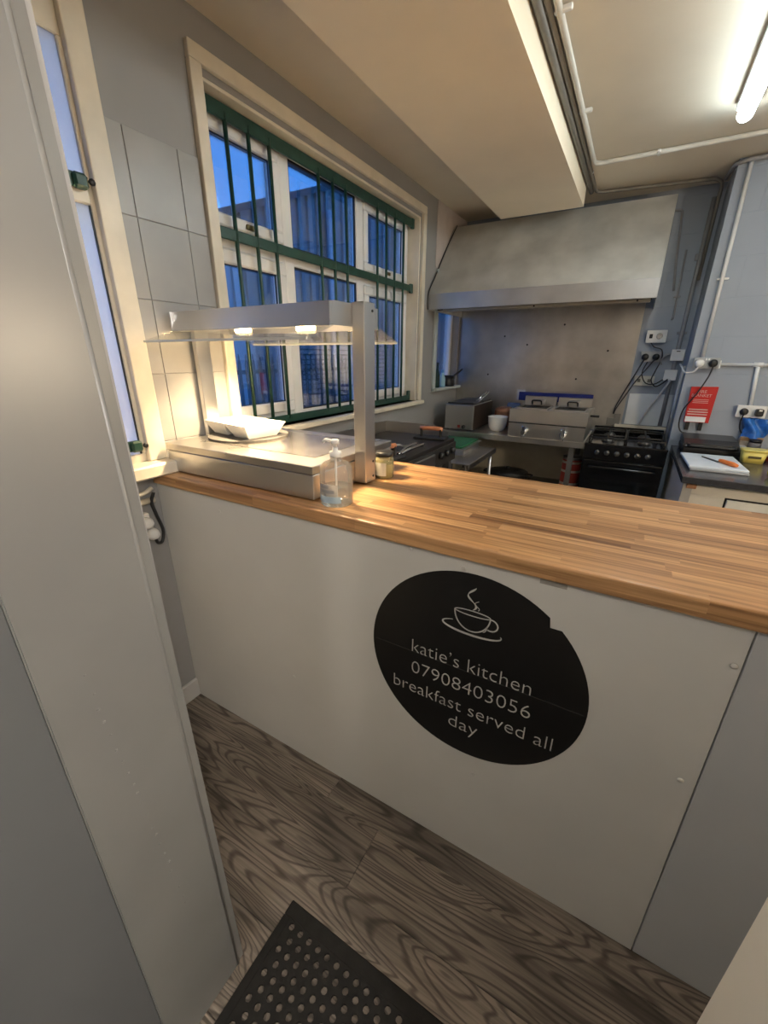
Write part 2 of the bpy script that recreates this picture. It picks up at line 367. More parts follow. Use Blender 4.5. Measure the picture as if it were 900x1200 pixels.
# boxed-in beam along the ceiling
struct('trim_1', B(.418, .970, -.50, 2.66, 2.39, H), mat('beam_cream_paint', (.83, .73, .57), .65, 0, .04, 3, .03, 25))
struct('trim_2', B(.02, 1.24, BY-.012, BY, 0, .86), mat('lower_wall_cream', (.62, .57, .46), .5))
# painted tiles on the strip of left wall between the windows: pieces of the wall
tiles_y = [(.052, .1055), (.1075, .2885), (.2905, .372)]
tiles_z = [1.02, 1.154, 1.391, 1.628, 1.864, 2.10]
struct('tile_bed', B(.0002, .003, .052, .373, 1.06, 2.10), GROUT, wall_left)
for i in range(len(tiles_z)-1):
    for a, b in tiles_y:
        o_ = (-.003 if i == 4 else 0)
        part('tile', B(.0005, .007, a, b, max(tiles_z[i], 1.06)+.0008, tiles_z[i+1]-.0008, .0012), TILEM, wall_left)

# ------------------------------------------------------------------ windows
def frame_rect(bm, x0, x1, y0, y1, z0, z1, w, bev=.004):
    box(bm, x0, x1, y0, y1, z0, z0+w, bev); box(bm, x0, x1, y0, y1, z1-w, z1, bev); box(bm, x0, x1, y0, y0+w, z0+w, z1-w, bev); box(bm, x0, x1, y1-w, y1, z0+w, z1-w, bev)
def casing(parent, y0, y1, z0, z1, w, x1=.022):
    """moulded boards round an opening, outer size given"""
    for n_, a in (('casing_top', (y0, y1, z1-w, z1)), ('casing_side', (y0, y0+w, z0, z1-w)), ('casing_side', (y1-w, y1, z0, z1-w))):
        bm = B(0, x1, *a, .004, 2); part(n_, bm, CASING, parent)
wB = struct('window_1', B(-.15, -.098, .41, 2.19, ZB0, ZB0+.05), PVC)
fr = bmn(); box(fr, -.15, -.095, .41, 2.19, ZB1-.045, ZB1, .004); box(fr, -.15, -.095, .41, .452, ZB0, ZB1, .004); box(fr, -.15, -.095, 2.148, 2.19, ZB0, ZB1, .004)
part('outer_frame', fr, PVC, wB)
for y0, y1 in ((.885, .957), (1.517, 1.589)):
    bm = B(-.15, -.09, y0, y1, ZB0, ZB1, .006); part('mullion', bm, PVC, wB)
part('transom', B(-.15, -.092, .41, 2.19, 1.868, 1.945, .006), PVC, wB)
bays = ((.452, .885), (.957, 1.517), (1.589, 2.148))
for i, (y0, y1) in enumerate(bays):
    for z0, z1, up in ((1.945, ZB1-.045, True), (ZB0+.05, 1.868, False)):
        if i != 1:
            bm = bmn(); w = .045 if up else .052; frame_rect(bm, -.14, -.082, y0+.002, y1-.002, z0+.002, z1-.002, w, .006)
            s_ = part('sash', bm, PVC, wB)
            part('pane', B(-.117, -.111, y0+w, y1-w, z0+w, z1-w), GLASS, s_)
            bm = bmn(); frame_rect(bm, -.111, -.103, y0+w-.001, y1-w+.001, z0+w-.001, z1-w+.001, .006, 0); part('gasket', bm, BLACKP, s_)
            if up:
                part('stay', B(-.082, -.072, (y0+y1)/2-.02, (y0+y1)/2+.03, z0+.012, z0+.032, .003), mat('dull_brass', (.2, .16, .08), .4, 1), s_)
        else:
            part('pane', B(-.117, -.111, y0+.006, y1-.006, z0, z1), GLASS, wB)
            bm = bmn(); frame_rect(bm, -.111, -.1, y0, y1, z0, z1, .008, 0); part('gasket', bm, BLACKP, wB)
casing(wB, .375, 2.245, ZB0-.01, 2.418, .048)
part('window_board', B(-.09, .045, .36, 2.26, ZB0-.028, ZB0, .005), CASING, wB)
part('reveal_lining', B(-.095, 0, 2.176, 2.19, ZB0, ZB1, .002), CASING, wB)
part('soffit_lining', B(-.095, 0, .41, 2.19, ZB1-.012, ZB1, .002), CASING, wB)
# security grille over that window: a thing of its own, screwed on
g = thing('security_grille', 'dark green steel security bars in front of the large window', 'window bars', (-.05, 1.3, ZB0))
for z0, z1 in ((2.285, 2.335), (1.892, 1.932), (1.128, 1.166)):
    part('rail', B(-.058, -.046, .412, 2.175, z0, z1, .002), GREEN, g)
for y in (.564, .679, .795, 1.125, 1.242, 1.358, 1.690, 1.800, 1.912, 2.035):
    part('bar', T([(-.052, y, 1.15), (-.052, y, 2.31)], .0085, 8), GREEN, g)
for z in (2.31, 1.912): part('bracket', B(-.062, -.042, 2.145, 2.176, z-.03, z+.03, .003), GREEN, g)
part('bracket', B(-.062, -.042, 2.145, 2.176, 1.128, 1.20, .003), GREEN, g)
# window A close to the door, frosted
wA = struct('window_2', B(-.08, .004, -.47, -.001, 2.235, 2.345, .003), CASING)
part('outer_frame', B(-.08, .004, -.47, -.001, ZA0, ZA0+.04, .003), CASING, wA)
part('stile', B(-.08, .006, -.029, -.001, ZA0+.04, 2.235, .003), CASING, wA); part('stile', B(-.08, .006, -.47, -.43, ZA0+.04, 2.235, .003), CASING, wA)
part('transom', B(-.08, .008, -.43, -.029, 1.862, 1.905, .003), CASING, wA)
part('pane', B(-.008, -.003, -.43, -.0295, 1.905, 2.235), FROST, wA); part('pane', B(-.008, -.003, -.43, -.0295, ZA0+.04, 1.862), FROST, wA)
part('putty_line', B(-.003, .001, -.0335, -.0285, ZA0+.04, 1.862), BLACKP, wA)
part('casing_side', B(0.0003, .026, -.018, .048, ZA0+.012, 2.36, .004, 2), CASING, wA)
part('casing_top', B(0.0003, .026, -.5, .048, 2.3605, 2.42, .004, 2), CASING, wA)
part('window_board', B(-.03, .085, -.5, .052, ZA0-.035, ZA0+.0115, .006), CASING, wA)
gA = thing('window_bar', 'pair of dark green bars fixed across the frosted window', 'window bars', (.0, -.2, 1.15))
for z in (1.912, 1.158):
    part('rail', B(.012, .022, -.45, -.05, z-.018, z+.018, .002), GREEN, gA)
    part('clamp', B(.007, .034, -.075, -.036, z-.02, z+.018, .007), GREEN, gA); part('bolt_head', L((.026, -.030, z), [(.009, .006), (.009, .012), (.003, .014)], 8, 'x'), BLACKP, gA)
# window C, small, in the far corner
wC = struct('window_3', B(-.12, -.06, 2.52, 3.04, ZC0, ZC0+.035, .003), PVC)
fr = bmn(); box(fr, -.12, -.06, 2.52, 2.56, ZC0, ZC1, .003); box(fr, -.12, -.06, 3.0, 3.04, ZC0, ZC1, .003); box(fr, -.12, -.06, 2.52, 3.04, ZC1-.05, ZC1, .003); part('outer_frame', fr, PVC, wC)
part('pane', B(-.092, -.086, 2.56, 3.0, ZC0+.035, ZC1-.05), GLASS, wC)
part('casing_side', B(0, .02, 2.475, 2.525, ZC0-.03, ZC1+.03, .003), mat('pale_teal_casing', (.42, .47, .48), .4), wC)
part('window_board', B(-.06, .05, 2.475, 3.06, ZC0-.025, ZC0, .004), MATS['pale_teal_casing'], wC)
struct('trim_3', B(0, .004, 2.46, BY, ZC1+.04, H), mat('pink_plaster_patch', (.46, .40, .37), .7))

# ------------------------------------------------------------------ outside: yard, fence, building
struct('ground_yard', B(-14, WX-.02, -6, 18, -.3, -.12), mat('yard_asphalt', (.10, .10, .10), .9, 0, .2, 4))
OUTW = mat('ribbed_cladding', (.26, .27, .28), .6, 0, .1, 3)
b_ = thing('neighbour_building', 'gabled outbuilding with ribbed cladding beyond the barred window', 'building', (-5.2, 9.5, -.12))
part('gable_wall', P([(4.6, -.12), (15.5, -.12), (15.5, 3.6), (10.2, 5.75), (4.6, 3.55)], 'x', -9.5, -5.06), OUTW, b_)
for i in range(34):
    y = 4.7 + i*.31; top = (3.55+(y-4.6)*.393) if y < 10.2 else (5.75-(y-10.2)*.405)
    part('cladding_rib', B(-5.06, -5.0, y-.045, y+.045, 1.9, top-.03), OUTW, b_)
rf = bmn(); prism(rf, [(4.4, 3.45), (10.2, 5.73), (10.2, 5.85), (4.4, 3.57)], 'x', -9.6, -4.9); part('roof_slope', rf, mat('slate_roof', (.09, .09, .1), .6), b_)
rf = bmn(); prism(rf, [(16, 3.37), (10.2, 5.73), (10.2, 5.85), (16, 3.49)], 'x', -9.6, -4.9); part('roof_slope', rf, MATS['slate_roof'], b_)
SL = mat('shutter_slat_grey', (.22, .23, .25), .5)
sh = part('shutter_frame', B(-5.06, -5.03, 6.4, 12.6, -.1, 1.85), mat('shutter_dark', (.05, .05, .055), .6), b_)
for i in range(17):
    part('slat', B(-5.03, -4.99, 6.5, 12.5, -.02+i*.108, .055+i*.108), SL, sh)
part('downpipe', T([(-4.93, 7.75, -.1), (-4.93, 7.75, 4.4)], .06, 8), mat('pale_downpipe', (.55, .56, .58), .5), b_)
fe = thing('palisade_fence', 'spear topped metal palisade fence outside the window', 'fence', (-3, 3.6, -.12))
for z in (.35, 1.22): part('rail', B(-3.02, -2.99, 1.6, 6.4, z, z+.05), mat('fence_dark', (.03, .035, .04), .5), fe)
for i in range(40):
    y = 1.65 + i*.12
    part('pale', P([(y-.022, -.12), (y+.022, -.12), (y+.022, 1.34), (y, 1.47), (y-.022, 1.34)], 'x', -2.99, -2.975), MATS['fence_dark'], fe)

# ------------------------------------------------------------------ serving counter and worktop
ct = thing('serving_counter', 'grey painted boarded serving counter under the wooden worktop', 'counter', (1.6, .25, 0))
part('front_board', B(0.002, 1.7365, 0, .018, 0.002, 1.01, .001), PANEL, ct); part('front_board', B(1.7395, 3.3, 0, .018, 0.002, 1.01, .001), mat('counter_panel_paint_shaded', (.45, .46, .47), .42, 0, .05, 2.2, .03, 40), ct)  # right board: same paint, with shade mixed in as a darker, cooler tone
for x in (.03, 1.70, 3.25): part('end_panel', B(x, x+.03, .02, .56, .002, 1.01), PANEL, ct)
part('shelf', B(.06, 3.25, .05, .55, .5, .52), PANEL, ct)
for x, z in ((1.202, .983), (1.063, 1.0), (1.725, .927), (1.71, .619), (1.282, .341), (.617, .383), (.34, .96)):
    part('screw_cap', L((x, 0, z), [(.0065, -.0012), (.005, -.0025), (.001, -.003)], 10, 'y'), PANEL, ct)
part('tape_scrap', B(1.375, 1.43, -.0008, 0, .995, 1.006), mat('grey_tape', (.30, .28, .25), .5), ct)
single('worktop', B(.0015, 3.32, -.012, .612, 1.01, 1.05, .006, 3), BUTCHER, 'oak butcher block worktop on the grey serving counter', 'worktop')

# ------------------------------------------------------------------ round sign stuck on the counter
SX, SZ, SR = 1.235, .691, .284
sg = thing('counter_sign', 'round black vinyl sign with a coffee cup on the grey counter front', 'sign', (SX, -.001, SZ-SR))
disc = bmn(); pts = []
for k in range(96):
    a = 2*PI*k/96; r = SR
    pts.append((SX+r*math.cos(a), SZ+r*math.sin(a)))
def notch(p):
    return p
k0 = 13
pts2 = []
for k, p in enumerate(pts):
    a = 360*k/96
    if 46.9 <= a <= 48.9:
        rr_ = SR*.94; pts2.append((SX+rr_*math.cos(math.radians(a)), SZ+rr_*math.sin(math.radians(a))))
    else: pts2.append(p)
prism(disc, pts2, 'y', -.0012, -.0002)
VINYL = mat('black_vinyl', (.006, .006, .006), .32, 0, .2, 10)
part('vinyl_disc', disc, VINYL, sg)
INK = mat('pale_grey_print', (.50, .49, .46), .5)
for s, x, z, wd in (("katie\u2019s kitchen", 1.076, .690, .318), ('07908403056', 1.077, .618, .324), ('breakfast served all', 1.021, .548, .440), ('day', 1.196, .487, .082)):
    bm = wall_text(s, .060, 0, -.0022, 0, off=-.0011); xs = [v.co.x for v in bm.verts]; k = wd/(max(xs)-min(xs)); mn = min(xs)
    for v in bm.verts: v.co.x = x+(v.co.x-mn)*k; v.co.z = z+v.co.z
    part('lettering', bm, INK, sg)
def ell(cx, cz, a, b, t0, t1, n=24, rot=0):
    o = []
    for i in range(n+1):
        t = math.radians(t0+(t1-t0)*i/n); u, v = a*math.cos(t), b*math.sin(t); c, s = math.cos(rot), math.sin(rot)
        o.append((cx+u*c-v*s, cz+u*s+v*c))
    return o
cup = bmn(); yk = -.0022; w = .0035
CX, CZ = 1.235, .868
ribbon(cup, ell(CX, CZ, .045, .007, 0, 360), .0028, yk)
ribbon(cup, ell(CX, CZ, .045, .052, 180, 360), w, yk)
ribbon(cup, ell(CX+.047, CZ-.018, .017, .016, -115, 95), w, yk)
ribbon(cup, ell(CX+.0, CZ-.046, .075, .017, 130, 375, 40), [.002+.004*math.sin(PI*i/40) for i in range(41)], yk)
ribbon(cup, ell(CX+.028, CZ-.028, .010, .016, -80, 10), .0022, yk)
ribbon(cup, [(CX-.004+.012*math.sin(t*2*PI*1.1+.4)*(1-.2*t), CZ+.010+.062*t) for t in [i/24 for i in range(25)]], [.0015+.0035*abs(math.sin(PI*i/8)) for i in range(25)], yk)
ribbon(cup, [(CX+.010+.006*math.sin(t*2*PI+.6), CZ+.012+.026*t) for t in [i/12 for i in range(13)]], .0018, yk)
part('cup_print', cup, INK, sg, 'pale line drawing of a steaming coffee cup on its saucer')
part('crease', B(.958, 1.512, -.0017, -.0011, .688, .690), mat('vinyl_crease', (.03, .03, .029), .6), sg)

# ------------------------------------------------------------------ heated gantry on the worktop
hg = thing('heated_gantry', 'stainless heated food gantry with two posts and glass flaps on the worktop', 'food warmer', (.39, .3, 1.05))
part('base_box', B(.045, .722, .04, .50, 1.056, 1.130, .002), STEEL, hg)
part('base_top', B(.043, .724, .038, .502, 1.1325, 1.157, .002), mat('gantry_top_steel', (.52, .50, .47), .27, 1, .05, 5, .01, 30), hg)
for x in (.07, .69):
    for y in (.07, .47): part('foot', L((x, y, 1.05), [(.014, 0), (.014, .007)], 12), BLACKP, hg)
part('hot_plate_glass', B(.14, .66, .13, .44, 1.157, 1.1585, .0005), mat('hot_plate_sheen', (.55, .51, .46), .24, 1, .06, 10), hg)
pr_ = part('post', B(.7225, .766, .255, .315, 1.058, 1.600, .002), STEEL, hg); pl_ = part('post', B(.022, .0445, .225, .285, 1.062, 1.600, .002), STEEL, hg)
for z in (1.578, 1.125, 1.075): part('bolt', L((.762, .30, z), [(.004, .0015), (.004, .006)], 10, 'x'), BLACKP, pr_)
# lamp housing: inverted trough
hs = bmn()
prism(hs, [(.145, 1.532), (.165, 1.596), (.385, 1.596), (.405, 1.532), (.401, 1.532), (.382, 1.592), (.168, 1.592), (.149, 1.532)], 'x', .028, .724)
box(hs, .026, .030, .148, .402, 1.534, 1.594); box(hs, .7205, .7235, .148, .402, 1.534, 1.594)
part('lamp_housing', hs, STEEL, hg)
part('reflector', P([(.17, 1.575), (.38, 1.575), (.36, 1.588), (.19, 1.588)], 'x', .04, .71), mat('reflector_bright', (.85, .82, .75), .15, 1), hg)
for s in (0, 1):
    (ya, yb) = ((.148, .035), (.402, .515))[s]
    bm = bmn(); d = -1 if s == 0 else 1
    prism(bm, [(ya, 1.531), (yb, 1.494), (yb, 1.499), (ya, 1.536)], 'x', .035, .735)
    part('glass_flap', bm, SHIELD, hg)
    part('flap_edge', B(.035, .735, yb-.003, yb+.003, 1.4925, 1.4995, .001), mix_glass('glass_edge%d' % s, (.6, .63, .6), .1, .6, (.85, .88, .85)), hg)
BULB = mat('halogen_glow', (1, .85, .6), .4, emit=((1, .70, .36), 60))
for x in (.245, .53):
    bt = part('halogen_tube', T([(x-.035, .275, 1.536), (x+.035, .275, 1.536)], .007, 8), BULB, hg)
    ld = bpy.data.lights.new('halogen_light', 'AREA'); ld.shape = 'RECTANGLE'; ld.size = .16; ld.size_y = .05; ld.energy = HEAT_W; ld.color = (1, .74, .42); ld.spread = math.radians(115)
    lo = bpy.data.objects.new('halogen_light', ld); COL.objects.link(lo); lo.location = (x, .275, 1.527)
part('lamp_holder', B(.695, .715, .25, .29, 1.54, 1.565, .002), WHITEC, hg)

# slate, twin dish, bottle, jar
sl = bmn(); prof = []
for k in range(40):
    a = 2*PI*k/40; r = .150+random.uniform(-.0022, .0022); prof.append((.205+r*math.cos(a), .285+r*math.sin(a)))
prism(sl, prof, 'z', 1.1587, 1.1657)
single('slate_board', sl, mat('grey_slate', (.045, .043, .042), .8, 0, .25, 20, .3, 40), 'round grey slate board on the heated gantry base', 'slate board')
def dish():
    c = (.185, .285); z0, z1 = 1.166, 1.216
    t = thing('serving_dish', 'white ceramic twin compartment dish on the round slate', 'dish', (c[0], c[1], z0))
    bm = bmn()
    for sx in (-1, 1):
        # one tapered trough: outer wall, inner wall, floor
        def ring(hx, hy, z, cx): return [bm.verts.new((c[0]+cx+hx*a, c[1]+hy*b, z)) for a, b in ((-1, -1), (1, -1), (1, 1), (-1, 1))]
        cx = sx*.071
        rs = [ring(.046, .062, z0, cx), ring(.0705, .090, z1, cx), ring(.0655, .085, z1, cx), ring(.043, .058, z0+.005, cx)]
        bm.faces.new(rs[0][::-1]); bm.faces.new(rs[3])
        for i in range(3):
            for k in range(4): bm.faces.new((rs[i][k], rs[i][(k+1) % 4], rs[i+1][(k+1) % 4], rs[i+1][k]))
    rotz(bm, (c[0], c[1], 0), -9); part('bowl', bm, WHITEC, t)
    rim = bmn(); box(rim, c[0]-.003, c[0]+.003, c[1]-.088, c[1]+.088, z1-.012, z1, .002); rotz(rim, (c[0], c[1], 0), -9); part('bridge', rim, WHITEC, t)
dish()
bt = thing('sanitiser_bottle', 'clear plastic pump bottle of hand gel in front of the gantry', 'bottle', (.787, .066, 1.05))
CLEARP = mix_glass('clear_bottle_plastic', (.95, .95, .94), .06, .12, (.92, .90, .85))
part('body', L((.787, .066, 1.05), [(.042, .001), (.047, .005), (.047, .10), (.045, .112), (.034, .124), (.016, .132), (.015, .140)], 28), CLEARP, bt)
part('gel', L((.787, .066, 1.05), [(.041, .004), (.044, .008), (.044, .055)], 28), mix_glass('clear_gel', (.93, .95, .95), .04, .06, (.85, .86, .86)), bt)
def label_arc(r, z0, z1, a0, a1, m, name, y_=.066):
    bm = bmn(); n = 12; q = []
    for i in range(n+1):
        a = math.radians(a0+(a1-a0)*i/n); q.append([bm.verts.new((.787+r*math.cos(a), y_+r*math.sin(a), z)) for z in (z0, z1)])
    for i in range(n): f = bm.faces.new((q[i][0], q[i+1][0], q[i+1][1], q[i][1])); f.smooth = True
    return part(name, bm, m, bt)
label_arc(.0478, 1.066, 1.085, -150, -40, mat('label_blue', (.34, .44, .52), .5), 'label_band')
label_arc(.0476, 1.0855, 1.120, -140, -50, mix_glass('label_clear_film', (.85, .85, .83), .05, .4, (.85, .83, .78)), 'label_film')
for z0, z1, a0, a1 in ((1.108, 1.116, -118, -82), (1.095, 1.104, -130, -62), (1.0865, 1.0935, -102, -92)):
    label_arc(.0482, z0, z1, a0, a1, mat('label_print_grey', (.22, .22, .23), .6), 'label_print')
part('collar', L((.787, .066, 1.19), [(.017, 0), (.017, .014), (.008, .016), (.007, .026)], 18), WHITEP, bt)
part('pump_head', L((.787, .066, 1.214), [(.006, 0), (.006, .010), (.012, .012), (.012, .022), (.009, .024)], 14), WHITEP, bt)
part('nozzle', T(arc([(.787, .066, 1.232), (.757, .062, 1.235), (.750, .061, 1.228)], .008), .0045, 8), WHITEP, bt)
part('dip_tube', T([(.787, .066, 1.06), (.787, .066, 1.19)], .003, 6), WHITEP, bt)
jr = thing('mustard_jar', 'small glass jar with black lid behind the gantry post', 'jar', (.764, .380, 1.05))
part('glass', L((.764, .380, 1.05), [(.030, 0), (.033, .004), (.033, .066), (.029, .074), (.027, .078)], 24), mix_glass('jar_glass', (.86, .84, .66), .1, .35, (.62, .55, .30)), jr)
part('contents', L((.764, .380, 1.052), [(.029, 0), (.030, .05)], 20), mat('pale_mustard', (.50, .42, .18), .6), jr)
part('lid', L((.764, .380, 1.128), [(.030, 0), (.031, .002), (.031, .014), (.028, .016), (.0, .016)], 24), BLACKP, jr)
bm = bmn(); q = []
for i in range(11):
    a = math.radians(-170+120*i/10); q.append([bm.verts.new((.764+.0336*math.cos(a), .380+.0336*math.sin(a), z)) for z in (1.062, 1.108)])
for i in range(10): bm.faces.new((q[i][0], q[i+1][0], q[i+1][1], q[i][1]))
part('paper_label', bm, mat('paper_label', (.62, .58, .48), .7), jr)

# ------------------------------------------------------------------ extractor canopy and splashback
hd = thing('extractor_canopy', 'large dull stainless extractor canopy over the fryer', 'extractor hood', (.75, 2.7, 1.785))
part('front_lip', B(.004, 1.50, 2.338, 2.343, 1.785, 1.893, .0015), mat('lip_steel', (.62, .63, .64), .36, 1, .1, 5, .05, 20), hd)
part('sloped_panel', P([(2.340, 1.893), (2.80, 2.420), (2.804, 2.416), (2.345, 1.889)], 'x', .004, 1.50), HOODST, hd)
part('top_panel', B(.004, 1.50, 2.80, BY-.002, 2.416, 2.42), HOODST, hd)
side = [(2.34, 1.785), (BY-.002, 1.785), (BY-.002, 2.42), (2.80, 2.42), (2.34, 1.893)]
part('side_panel', P(side, 'x', .004, .008), HOODST, hd); part('side_panel', P(side, 'x', 1.496, 1.50), HOODST, hd)
part('gutter', B(.10, 1.47, 2.41, 2.45, 1.772, 1.792, .003), mat('gutter_greasy', (.52, .47, .38), .35, 1), hd)
FILT = mat('filter_dark_steel', (.10, .095, .09), .5, 1)
for i in range(3):
    x0 = .03 + i*.488
    f_ = part('baffle_filter', P([(2.47, 1.80), (2.90, 2.15), (2.905, 2.14), (2.475, 1.79)], 'x', x0, x0+.47), FILT, hd)
for x in (.78, 1.40): part('rivet', L((x, 2.408, 1.782), [(.006, 0), (.006, -.004)], 8, 'y'), BLACKP, hd)
cb_ = single('canopy_cable', T(spline([(.012, 2.333, 1.785), (.012, 2.333, 1.90), (.012, 2.45, 2.032), (.012, 2.62, 2.227), (.03, 2.79, 2.428)]), .004, 6), BLACKP, 'thin black cable taped along the canopy edge by the window', 'cable')
spb = thing('splashback', 'stained steel splashback sheet on the wall behind the fryer', 'splashback', (.72, BY, .88))
part('sheet', B(.006, 1.445, BY-.004, BY-.0015, .88, 1.90), SPLASH, spb)
for x, z in ((.42, 1.62), (.62, 1.55), (1.25, 1.50), (.30, 1.30), (1.05, 1.28), (.9, 1.7)):
    part('screw', L((x, BY-.004, z), [(.008, 0), (.006, -.004)], 8, 'y'), IRON, spb)

# ------------------------------------------------------------------ steel table with fryer, bain marie, bowl
TZ = .873
tb = thing('prep_table', 'stainless steel table carrying the twin fryer', 'table', (.64, 2.73, 0))
part('table_top', B(.13, 1.245, 2.425, 3.05, TZ-.006, TZ, .001), STEELX, tb)
part('front_rail', B(.13, 1.245, 2.425, 2.432, TZ-.042, TZ-.004, .001), STEEL, tb)
for x in (.17, 1.165):
    for y in (2.47, 3.0): part('leg', B(x-.018, x+.018, y-.018, y+.018, .002, TZ-.006), mat('leg_grey_steel', (.20, .20, .20), .4, .8), tb)
part('under_shelf', B(.15, 1.22, 2.45, 3.03, .40, .42), mat('shelf_grey', (.28, .27, .25), .4, .7), tb)
fy = thing('twin_fryer', 'stainless twin tank fryer with two drain taps on the steel table', 'fryer', (.96, 2.7, TZ))
x0, x1 = .69, 1.235
part('body', P([(2.435, TZ), (2.96, TZ), (2.96, 1.075), (2.50, 1.075), (2.447, .983), (2.435, .978)], 'x', x0, x1), STEEL, fy)
part('seam_strip', B(x0-.001, x1+.001, 2.432, 2.448, .976, .982), BLACKP, fy)
part('top_front', P([(2.446, .984), (2.448, 1.078), (2.512, 1.078), (2.512, 1.074), (2.456, 1.074)], 'x', x0-.004, x1+.004), STEELX, fy)
for i in range(2):
    a = x0+.03+i*.265
    part('tank_well', B(a, a+.225, 2.52, 2.80, 1.070, 1.0775), IRON, fy)
    rim = bmn()
    for q in ((a, a+.225, 2.515, 2.523), (a, a+.225, 2.797, 2.805), (a, a+.008, 2.52, 2.80), (a+.217, a+.225, 2.52, 2.80)): box(rim, *q, 1.0755, 1.086, .001)
    part('tank_rim', rim, STEEL, fy)
    part('control_head', B(a+.075, a+.155, 2.70, 2.84, 1.086, 1.128, .004), STEEL, fy)
    part('head_handle', T(arc([(a+.08, 2.69, 1.10), (a+.08, 2.66, 1.13), (a+.15, 2.66, 1.13), (a+.15, 2.69, 1.10)], .015), .006, 6), BLACKP, fy)
    part('back_plate', B(a-.015, a+.235, 2.86, 2.90, 1.075, 1.145, .002), STEELX, fy)
    cx = (.817, 1.095)[i]
    tp = part('drain_tap', L((cx, 2.40, .918), [(.012, .035), (.024, .02), (.024, -.005), (.015, -.012), (.015, -.03)], 14, 'y'), mat('chrome', (.75, .75, .75), .12, 1), fy)
    part('tap_lever', B(cx-.013, cx+.013, 2.368, 2.388, .918, .968, .007), MATS['chrome'], tp); part('spout', T([(cx, 2.385, .92), (cx, 2.380, .882)], .013, 8), MATS['chrome'], tp)
part('blue_guard', B(.632, 1.215, 2.93, 2.942, 1.10, 1.170, .002), mat('royal_blue_film', (.012, .022, .16), .3), fy)
part('side_tab', B(1.239, 1.30, 2.60, 2.63, 1.035, 1.05, .002), BLACKP, fy)
bmr = thing('bain_marie', 'stainless box bain marie with dark lids beside the small window', 'bain marie', (.24, 2.72, TZ))
part('body', B(.145, .392, 2.47, 2.98, TZ+.008, 1.082, .006, 2), STEEL, bmr)
part('side_shade_sheet', B(.3925, .396, 2.475, 2.975, TZ+.012, 1.078), mat('shaded_side_brown', (.12, .09, .07), .4, .8), bmr)  # dark brown sheet paints shade onto the right side of the box
for i in range(2): part('lid', B(.155, .385, 2.49+i*.24, 2.715+i*.24, 1.083, 1.098, .005), mat('dark_steel_lid', (.16, .17, .18), .28, 1), bmr)
part('dial', L((.315, 2.468, .905), [(.016, 0), (.014, -.014), (.002, -.016)], 14, 'y'), BLACKP, bmr)
part('switch', B(.262, .283, 2.462, 2.47, .895, .918, .002), mat('red_switch', (.25, .03, .02), .4), bmr)
for i in range(2): part('ladle_handle', T([(.36+i*.02, 2.62, 1.10), (.41+i*.02, 2.72, 1.175)], .006, 6), STEEL, bmr)
for y in (2.5, 2.95):
    for x in (.165, .372): part('foot', L((x, y, TZ), [(.012, 0), (.012, .008)], 8), BLACKP, bmr)
single('mixing_bowl', L((.553, 2.62, TZ), [(.042, 0), (.050, .004), (.070, .035), (.076, .075), (.078, .112), (.081, .118), (.075, .118), (.071, .075), (.064, .038), (.04, .010)], 28), WHITEC, 'white round mixing bowl on the steel table between bain marie and fryer', 'bowl')
bg_ = bmn(); box(bg_, .475, .60, 2.78, 2.90, TZ, TZ+.17, .03, 2)
for v in bg_.verts: v.co += Vector((random.uniform(-.008, .008), random.uniform(-.008, .008), random.uniform(-.004, .012)))
for v in bg_.verts: v.co.z = max(v.co.z, TZ)
bag = single('bread_bag', bg_, mat('bread_bag_brown', (.24, .10, .05), .4, 0, .5, 22), 'crumpled brown bag behind the white mixing bowl', 'bag')
single('blue_cloth', B(.545, .655, 2.905, 2.955, TZ, 1.075, .01), mat('blue_grey_cloth', (.10, .14, .25), .8, 0, .2, 20, .3, 30), 'folded blue cloth upright behind the brown bag', 'cloth')
single('paper_notice', P([(.585, 1.09), (.66, 1.09), (.70, 1.115), (.70, 1.15), (.66, 1.15), (.655, 1.175), (.585, 1.18)], 'y', BY-.008, BY-.005), mat('pale_paper', (.52, .54, .62), .7), 'pale torn notice stuck low on the steel splashback', 'notice')
# window-board things by the small window
gb = thing('glass_bottle', 'slim dark green glass bottle on the small corner window board', 'bottle', (.0, 2.60, ZC0))
part('body', L((.0, 2.60, ZC0), [(.022, 0), (.024, .005), (.024, .10), (.010, .15), (.009, .185)], 16), mix_glass('green_glass', (.25, .40, .34), .1, .2, (.08, .16, .12)), gb); part('cap', L((.0, 2.60, ZC0+.185), [(.011, 0), (.011, .02)], 12), BLACKP, gb)
wb = thing('spray_bottle', 'pale blue plastic bottle on the small corner window board', 'bottle', (.01, 2.69, ZC0))
part('body', L((.01, 2.69, ZC0), [(.026, 0), (.028, .005), (.028, .075), (.014, .105), (.012, .12)], 16), mat('pale_blue_plastic', (.22, .40, .52), .3), wb); part('cap', L((.01, 2.69, ZC0+.12), [(.014, 0), (.012, .025)], 12), mat('blue_cap', (.08, .2, .4), .4), wb)
sp_ = thing('saucepan', 'small black saucepan with raised handle on the corner window board', 'saucepan', (.0, 2.84, ZC0))
part('pan', L((.0, 2.84, ZC0), [(.060, 0), (.064, .006), (.064, .09), (.060, .09), (.058, .01)], 24), BLACKP, sp_); part('handle', T([(.03, 2.90, ZC0+.082), (.055, 3.0, ZC0+.125), (.06, 3.04, ZC0+.14)], .009, 8), BLACKP, sp_)
